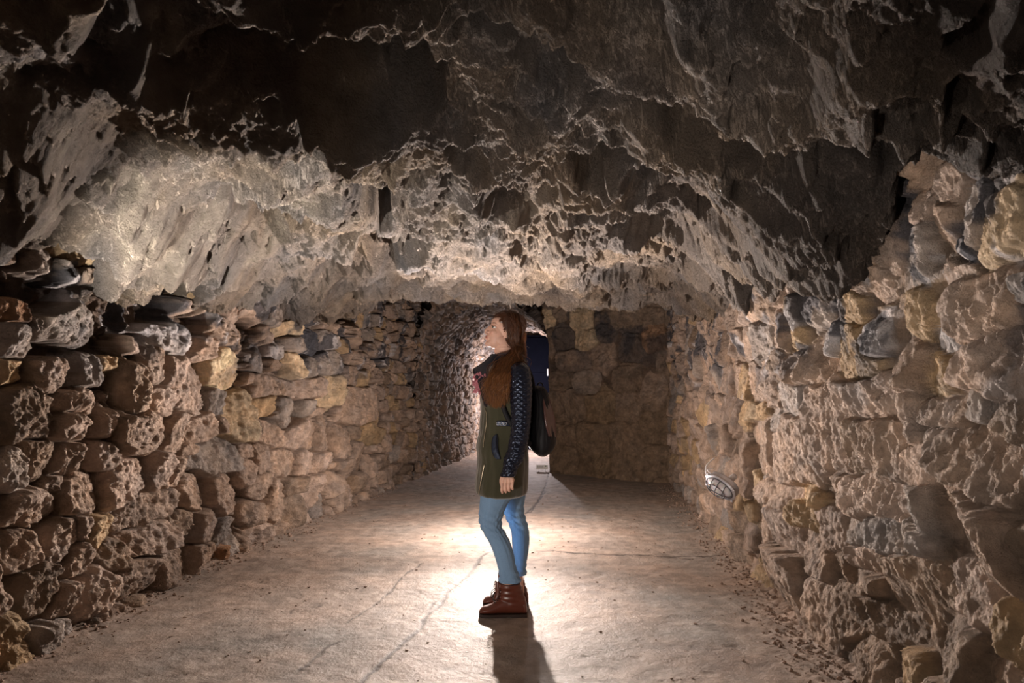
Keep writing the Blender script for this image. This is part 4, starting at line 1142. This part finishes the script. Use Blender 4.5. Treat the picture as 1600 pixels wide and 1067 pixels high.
# --- boots
def boot(dx, dy, label=None):
    """built for the near foot, shifted for the other"""
    yc = YD - .090 + dy
    def q(px, z, y=0.0):
        return np.array([at(px, 900, YD - .09)[0] + dx, yc + y, z])
    prof = [(823.5, .052, .022), (821, .085, .030), (812, .105, .034), (800, .112, .035), (790, .108, .035), (781, .094, .037), (773, .076, .040), (765, .062, .042), (757, .054, .040), (752, .044, .032), (749, .030, .018)]
    xs = np.array([q(p[0], 0)[0] for p in prof]); tops = np.array([p[1] for p in prof]); hw = np.array([p[2] for p in prof])
    n = 60; t = np.linspace(0, 1, n); T = np.linspace(0, 1, len(prof))
    Q = catmull(T, np.stack([xs, tops, hw], -1), t)
    th = np.linspace(0, 2 * math.pi, 40, endpoint=False); V = []
    for k in range(n):
        x, h_, w = Q[k]; zc = (h_ + 0.018) / 2; rz = (h_ - 0.018) / 2
        toe = (-0.012 * math.sin(t[k] * 3.0))
        for a in th:
            c, s_ = math.cos(a), math.sin(a); e = 2 / 2.6
            wy = w * (1.0 if s_ < 0 else (1 - 0.35 * s_))
            V.append((x, yc + toe * 0 + wy * math.copysign(abs(c) ** e, c), zc + rz * math.copysign(abs(s_) ** e, s_)))
    Fl = grid_faces(n, 40, wrap_v=True).tolist(); b = len(V)
    V += [(Q[0, 0], yc, 0.035), (Q[-1, 0], yc, 0.024)]
    for j in range(40): Fl.append([b, (j + 1) % 40, j]); Fl.append([b + 1, (n - 1) * 40 + j, (n - 1) * 40 + (j + 1) % 40])
    foot_ = (np.array(V), Fl)
    X0 = q(781, 0)[0]; X1 = q(812, 0)[0]
    zt = 0.176
    def ring(z, a_, b_, w): return ((q(a_, z)[0] + q(b_, z)[0]) / 2, yc, z, (q(b_, z)[0] - q(a_, z)[0]) / 2, w)
    rings = [ring(.05, 784, 823.5, .034), ring(.085, 781, 822, .036), ring(.11, 780, 819.5, .038), ring(.14, 780.5, 816.5, .041), ring(.165, 780.5, 814, .045), ring(zt, 779.5, 813.5, .048)]
    m = 30; K = np.array([[r[0], r[3], r[4]] for r in rings]); Tz = np.array([r[2] for r in rings]); tz = np.linspace(Tz[0], Tz[-1], m); R_ = catmull(Tz, K, tz); V = []
    for k in range(m):
        wrk = 0.0022 * math.sin(tz[k] * 210)
        for a in th: V.append((R_[k, 0] + (R_[k, 1] + wrk) * math.cos(a), yc + (R_[k, 2] + wrk) * math.sin(a), tz[k]))
    Fl = grid_faces(m, 40, wrap_v=True).tolist(); b = len(V)
    V += [(R_[0, 0], yc, tz[0]), (R_[-1, 0], yc, tz[-1] - 0.004)]
    for j in range(40): Fl.append([b, (j + 1) % 40, j]); Fl.append([b + 1, (m - 1) * 40 + j, (m - 1) * 40 + (j + 1) % 40])
    shaft = (np.array(V), Fl)
    tongue = tube([q(776, .088), q(779, .12), q(779, .155), q(778, .19)], [0.02, 0.02, 0.02, 0.016], 12, 20, flat=1.0)
    seam = tube([q(816, .176, -.040), q(817, .13, -.036), q(820, .08, -.033), q(821, .03, -.028)], 0.0035, 6, 20)
    Vm, Fm = merge([foot_, shaft, tongue, seam])
    bo = remeshed('boot', Vm, Fm, 0.0032, 4, M_BOOT, person)
    if label: tag(bo, label)
    # sole with a low heel
    out = []
    for k in range(n):
        x, h_, w = Q[k]; out.append((x, w + 0.003))
    V = []; zs = [0.0, 0.018]
    loop = [(x, -w) for x, w in out] + [(x, w) for x, w in reversed(out)]
    L = len(loop)
    for z in zs:
        for (x, w) in loop:
            f_ = (x - out[-1][0]) / (out[0][0] - out[-1][0])
            arch = 0.008 * math.exp(-((f_ - 0.62) / 0.07) ** 2) if z == 0 else 0
            V.append((x + (0.001 if z == 0 else 0), yc + w * (1.0 if z else 0.96), z + arch))
    Fl = [[j, (j + 1) % L, L + (j + 1) % L, L + j] for j in range(L)]
    for z in (0, 1):
        for k in range(n - 1): Fl.append([z * L + k, z * L + k + 1, z * L + L - 2 - k, z * L + L - 1 - k])
    mesh_np('sole', V, Fl, M_SOLE, bo, False)
    parts = []
    lx = [(770.5, .082), (773.5, .093), (776, .104), (777.2, .118), (777.5, .133), (777.3, .148)]
    for k, (px, z) in enumerate(lx):
        sg = 1 if k % 2 else -1
        parts.append(tube([q(px + 4, z - .004, -.026), q(px, z + .004, 0), q(px + 4, z + .010, .026)], 0.0022, 6, 14))
        parts.append(tube([q(px + 4, z + .008, -.026), q(px, z + .004, 0), q(px + 4, z - .002, .026)], 0.0022, 6, 14))
    # bow
    for sg in (-1, 1):
        parts.append(tube([q(777, .143), q(772, .140, sg * .02), q(767.5, .122, sg * .028), q(768, .104, sg * .022), q(772, .118, sg * .01), q(776, .140)], 0.0022, 6, 40))
        parts.append(tube([q(777, .143), q(772, .120, sg * .012), q(770.5, .092, sg * .018)], 0.0020, 6, 20))
    V, Fl = merge(parts); mesh_np('laces', V, Fl, M_LACE, bo, True)
boot(0.0, 0.0)
boot(0.012, 0.185)

# ------------------------------------------------------------------ backpack
bp0 = at(846, 660, YD)
pack = empty('backpack', (float(bp0[0]), YD, float(at(846, 712, YD)[2])))
tag(pack, 'black rounded backpack worn on the back of the woman in the olive coat', 'backpack')
rows = [(603, 836, 846, YD, .06), (606, 831, 851, YD, .10), (613, 829, 855, YD, .125), (630, 829, 860, YD, .135), (650, 827, 864, YD, .14), (670, 824, 867.5, YD, .14), (688, 824, 868.5, YD, .14), (700, 828, 865, YD, .13), (708, 836, 858, YD, .11), (712, 842, 852, YD, .07)]
V, Fl = loft_px(rows, 90, 70, 2.5, lambda th, Z, X, Y: 0.006 * fbm(th * 1.5, Z * 1.5, 5, 4, 17))
mesh_np('pack_body', V, Fl, M_BLACK, pack, True)
# glossy dark brown flap on the outer side
A = [at(848, 622, YD - .128), at(850, 640, YD - .146), at(852, 660, YD - .150), at(858, 682, YD - .138)]
B = [at(856.5, 619, YD - .070), at(862.5, 640, YD - .092), at(866.5, 660, YD - .090), at(868.5, 683, YD - .065)]
V, Fl = strip(A, B, 0.010, 30)
V = V + 0.003 * fbm(V[:, 2] * 1.0, V[:, 0] * 1.0, 22, 3, 4)[:, None]
fl_ = mesh_np('pack_flap', V, Fl, M_BROWNPATENT, pack, True); tag(fl_, 'glossy dark brown leather side flap')
V, Fl = tube([at(838, 606, YD - .03), at(842, 598.5, YD - .02), at(847, 599.5, YD), at(849, 607, YD + .02)], 0.004, 8, 24)
mesh_np('top_loop', V, Fl, M_BLACK, pack, True)
for sg in (-1, 1):
    y = YD + sg * .105
    pts = [(834, 612, y), (831, 598, y), (824, 578, y), (814, 566, y * 1.0), (800, 566, y), (789, 577, YD + sg * .16), (783, 600, YD + sg * .178), (788, 640, YD + sg * .176), (806, 672, YD + sg * .158), (830, 695, YD + sg * .12)]
    V, Fl = tube([at(*p) for p in pts], [0.010] + [0.017] * 5 + [0.014] * 4, 10, 70, flat=0.35, up=(0, 1, 0.01))
    mesh_np('shoulder_strap', V, Fl, M_BLACK, pack, True)

# ------------------------------------------------------------------ bulkhead lamp on the right wall
def build_lamp():
    M_HOUS = simple_mat('brushed_aluminium', (0.55, 0.55, 0.60), 0.45, 0.35, 0.5, 60, 0.2)
    M_GUARD = simple_mat('zinc_wire', (0.16, 0.16, 0.18), 0.5, 0.6)
    m, nt, b = new_mat('frosted_glass')
    b.inputs['Base Color'].default_value = (0.85, 0.84, 0.88, 1); b.inputs['Roughness'].default_value = 0.25
    b.inputs['Transmission Weight'].default_value = 0.25; b.inputs['Subsurface Weight'].default_value = 0.3
    M_GL = m
    M_WHITE = simple_mat('white_plastic', (0.75, 0.75, 0.78), 0.4)
    s, v = pix_to_path(1126, 762, PATH_R)
    y = np.interp(s, PATH_R[2], PATH_R[0]); x = np.interp(y, PATH_R[0], PATH_R[1])
    # outward (into the room) direction, facing slightly towards the camera and down
    out = np.array([-0.80, -0.50, -0.42]); out /= np.linalg.norm(out)
    lx = np.array([0.50, -0.72, -0.52]); lx -= out * (lx @ out); lx /= np.linalg.norm(lx)   # long axis runs down to the right
    ly = np.cross(out, lx)
    for yy_ in np.arange(y, y - 1.5, -0.005):
        C0 = at(1126, 761, yy_)
        if C0[0] < np.interp(yy_, PATH_R[0], PATH_R[1]) - 0.20: break
    root = empty('wall_lamp', tuple(C0)); tag(root, 'oval metal caged bulkhead lamp mounted low on the right stone wall', 'lamp')
    def Wp(a, b_, c): return C0 + lx * a + ly * b_ + out * c
    def oval(a, b_, c0, c1, taper, n=48, rings=8):
        V = []
        for k in range(rings):
            t = k / (rings - 1); s_ = 1 - taper * t ** 2
            for j in range(n):
                th = 2 * math.pi * j / n; cx = math.copysign(abs(math.cos(th)) ** 0.8, math.cos(th)); sy = math.copysign(abs(math.sin(th)) ** 0.8, math.sin(th))
                V.append(Wp(a * s_ * cx, b_ * s_ * sy, c0 + (c1 - c0) * t))
        Fl = grid_faces(rings, n, wrap_v=True).tolist(); q = len(V); V += [Wp(0, 0, c0), Wp(0, 0, c1)]
        for j in range(n): Fl.append([q, (j + 1) % n, j]); Fl.append([q + 1, (rings - 1) * n + j, (rings - 1) * n + (j + 1) % n])
        return np.array(V), Fl
    V, Fl = merge([oval(0.112, 0.070, -0.05, 0.0, 0.0), oval(0.118, 0.076, -0.008, 0.008, 0.0, rings=3)])
    hs = mesh_np('housing', V, Fl, M_HOUS, root, True)
    Vs, Fs = [], []
    for a, b_ in ((-0.105, 0.05), (0.105, 0.05), (-0.105, -0.05), (0.105, -0.05)):
        e = ellipsoid(Wp(a, b_, 0.008), (0.008, 0.008, 0.008), None, 10); Vs.append(e)
    for V, Fl in Vs: mesh_np('screw', V, Fl, M_HOUS, hs, True)
    # glass dome
    n, r_ = 48, 12; V = []
    for k in range(r_):
        ph = math.pi / 2 * k / (r_ - 0.5)
        for j in range(n):
            th = 2 * math.pi * j / n
            V.append(Wp(0.096 * math.cos(ph) * math.cos(th), 0.056 * math.cos(ph) * math.sin(th), 0.006 + 0.052 * math.sin(ph)))
    Fl = grid_faces(r_, n, wrap_v=True).tolist(); q = len(V); V.append(Wp(0, 0, 0.059))
    for j in range(n): Fl.append([q, (r_ - 1) * n + j, (r_ - 1) * n + (j + 1) % n])
    gl = mesh_np('glass_dome', np.array(V), Fl, M_GL, root, True); tag(gl, 'frosted white glass dome')
    gd = []
    gd.append(tube([Wp(0.104 * math.cos(a), 0.063 * math.sin(a), 0.014) for a in np.linspace(0, 2 * math.pi, 24)], 0.0038, 8, 80))
    gd.append(tube([Wp(0.070 * math.cos(a), 0.040 * math.sin(a), 0.056) for a in np.linspace(0, 2 * math.pi, 24)], 0.0034, 8, 70))
    gd.append(tube([Wp(a, 0, 0.012 + 0.056 * math.sqrt(max(0, 1 - (a / 0.106) ** 2))) for a in np.linspace(-0.104, 0.104, 17)], 0.0036, 8, 50))
    for a in (-0.05, 0.0, 0.05):
        w = 0.064 * math.sqrt(1 - (a / 0.11) ** 2)
        gd.append(tube([Wp(a, b_, 0.012 + 0.056 * math.sqrt(max(0, 1 - (b_ / (w + 0.001)) ** 2)) * (1 - 0.25 * abs(a) / 0.05)) for b_ in np.linspace(-w, w, 13)], 0.0036, 8, 40))
    V, Fl = merge(gd); g_ = mesh_np('wire_guard', V, Fl, M_GUARD, root, True)
    # cable gland, white bracket and supply cable
    V, Fl = merge([tube([Wp(-0.10, 0.0, -0.02), Wp(-0.135, 0.0, -0.02)], 0.014, 14, 4), tube([Wp(-0.118, 0.0, -0.02), Wp(-0.126, 0, -0.02)], 0.018, 6, 3)])
    mesh_np('cable_gland', V, Fl, M_WHITE, root, True)
    V, Fl = tube([Wp(-0.13, 0.0, -0.02), Wp(-0.15, 0.01, -0.03) + np.array([0, 0, 0.01]), Wp(-0.155, 0.0, -0.05) + np.array([0, 0, 0.045]), Wp(-0.13, 0, -0.13) + np.array([0.0, 0.05, 0.07])], 0.005, 8, 30)
    mesh_np('cable', V, Fl, M_WHITE, root, True)
    pr = []
    for b_ in (-0.03, 0.03):
        pr.append(tube([Wp(-0.10, b_, -0.03), Wp(-0.135, b_, -0.03) + np.array([0, 0, 0.01]), Wp(-0.13, b_, -0.08)], 0.0045, 8, 20))
    pr.append(tube([Wp(0.0, 0, -0.04), Wp(0.0, 0, -0.16)], 0.022, 12, 6))
    V, Fl = merge(pr); mesh_np('bracket', V, Fl, M_WHITE, root, True)
build_lamp()

# ------------------------------------------------------------------ small white sign lying at the corner of the far wall
def build_sign():
    M_W = simple_mat('white_board', (0.85, 0.85, 0.83), 0.5); M_TX = simple_mat('grey_print', (0.25, 0.25, 0.28), 0.6); M_G = simple_mat('green_print', (0.05, 0.16, 0.07), 0.6)
    y = 11.15
    a = at(838, 733, y); b_ = at(856, 733, y); top = at(838, 726, y)
    zf = a[2]; h = top[2] - a[2]; w = b_[0] - a[0]
    root = empty('sign', (float((a[0] + b_[0]) / 2), y, float(zf))); tag(root, 'small white rectangular sign standing by the left foot of the far wall', 'sign')
    x0 = a[0]
    V, Fl = [], []; box_geo(V, Fl, x0, x0 + w, y, y + 0.012, zf, zf + h); mesh_np('board', V, Fl, M_W, root, False)
    V, Fl = [], []
    rng = random.Random(2); x = x0 + 0.022
    while x < x0 + w * 0.62:
        ww = rng.uniform(0.005, 0.010); hh = rng.uniform(0.018, 0.034)
        box_geo(V, Fl, x, x + ww * 0.5, y - 0.001, y + 0.001, zf + h * 0.38, zf + h * 0.38 + hh); box_geo(V, Fl, x, x + ww, y - 0.001, y + 0.001, zf + h * 0.38, zf + h * 0.38 + 0.004); x += ww + 0.004
    mesh_np('lettering', V, Fl, M_TX, root, False)
    V, Fl = ellipsoid((x0 + w * 0.82, y - 0.001, zf + h * 0.72), (0.012, 0.002, 0.010), None, 12); mesh_np('emblem', V, Fl, M_G, root, True)
    fz = floor_z(x0, y)
    for xx in (x0 + 0.03, x0 + w - 0.04):
        V, Fl = [], []; box_geo(V, Fl, xx, xx + 0.008, y + 0.012, y + 0.02, min(fz, zf) - 0.01, zf + h * 0.8)
        mesh_np('stake', V, Fl, M_STEEL, root, False)
build_sign()
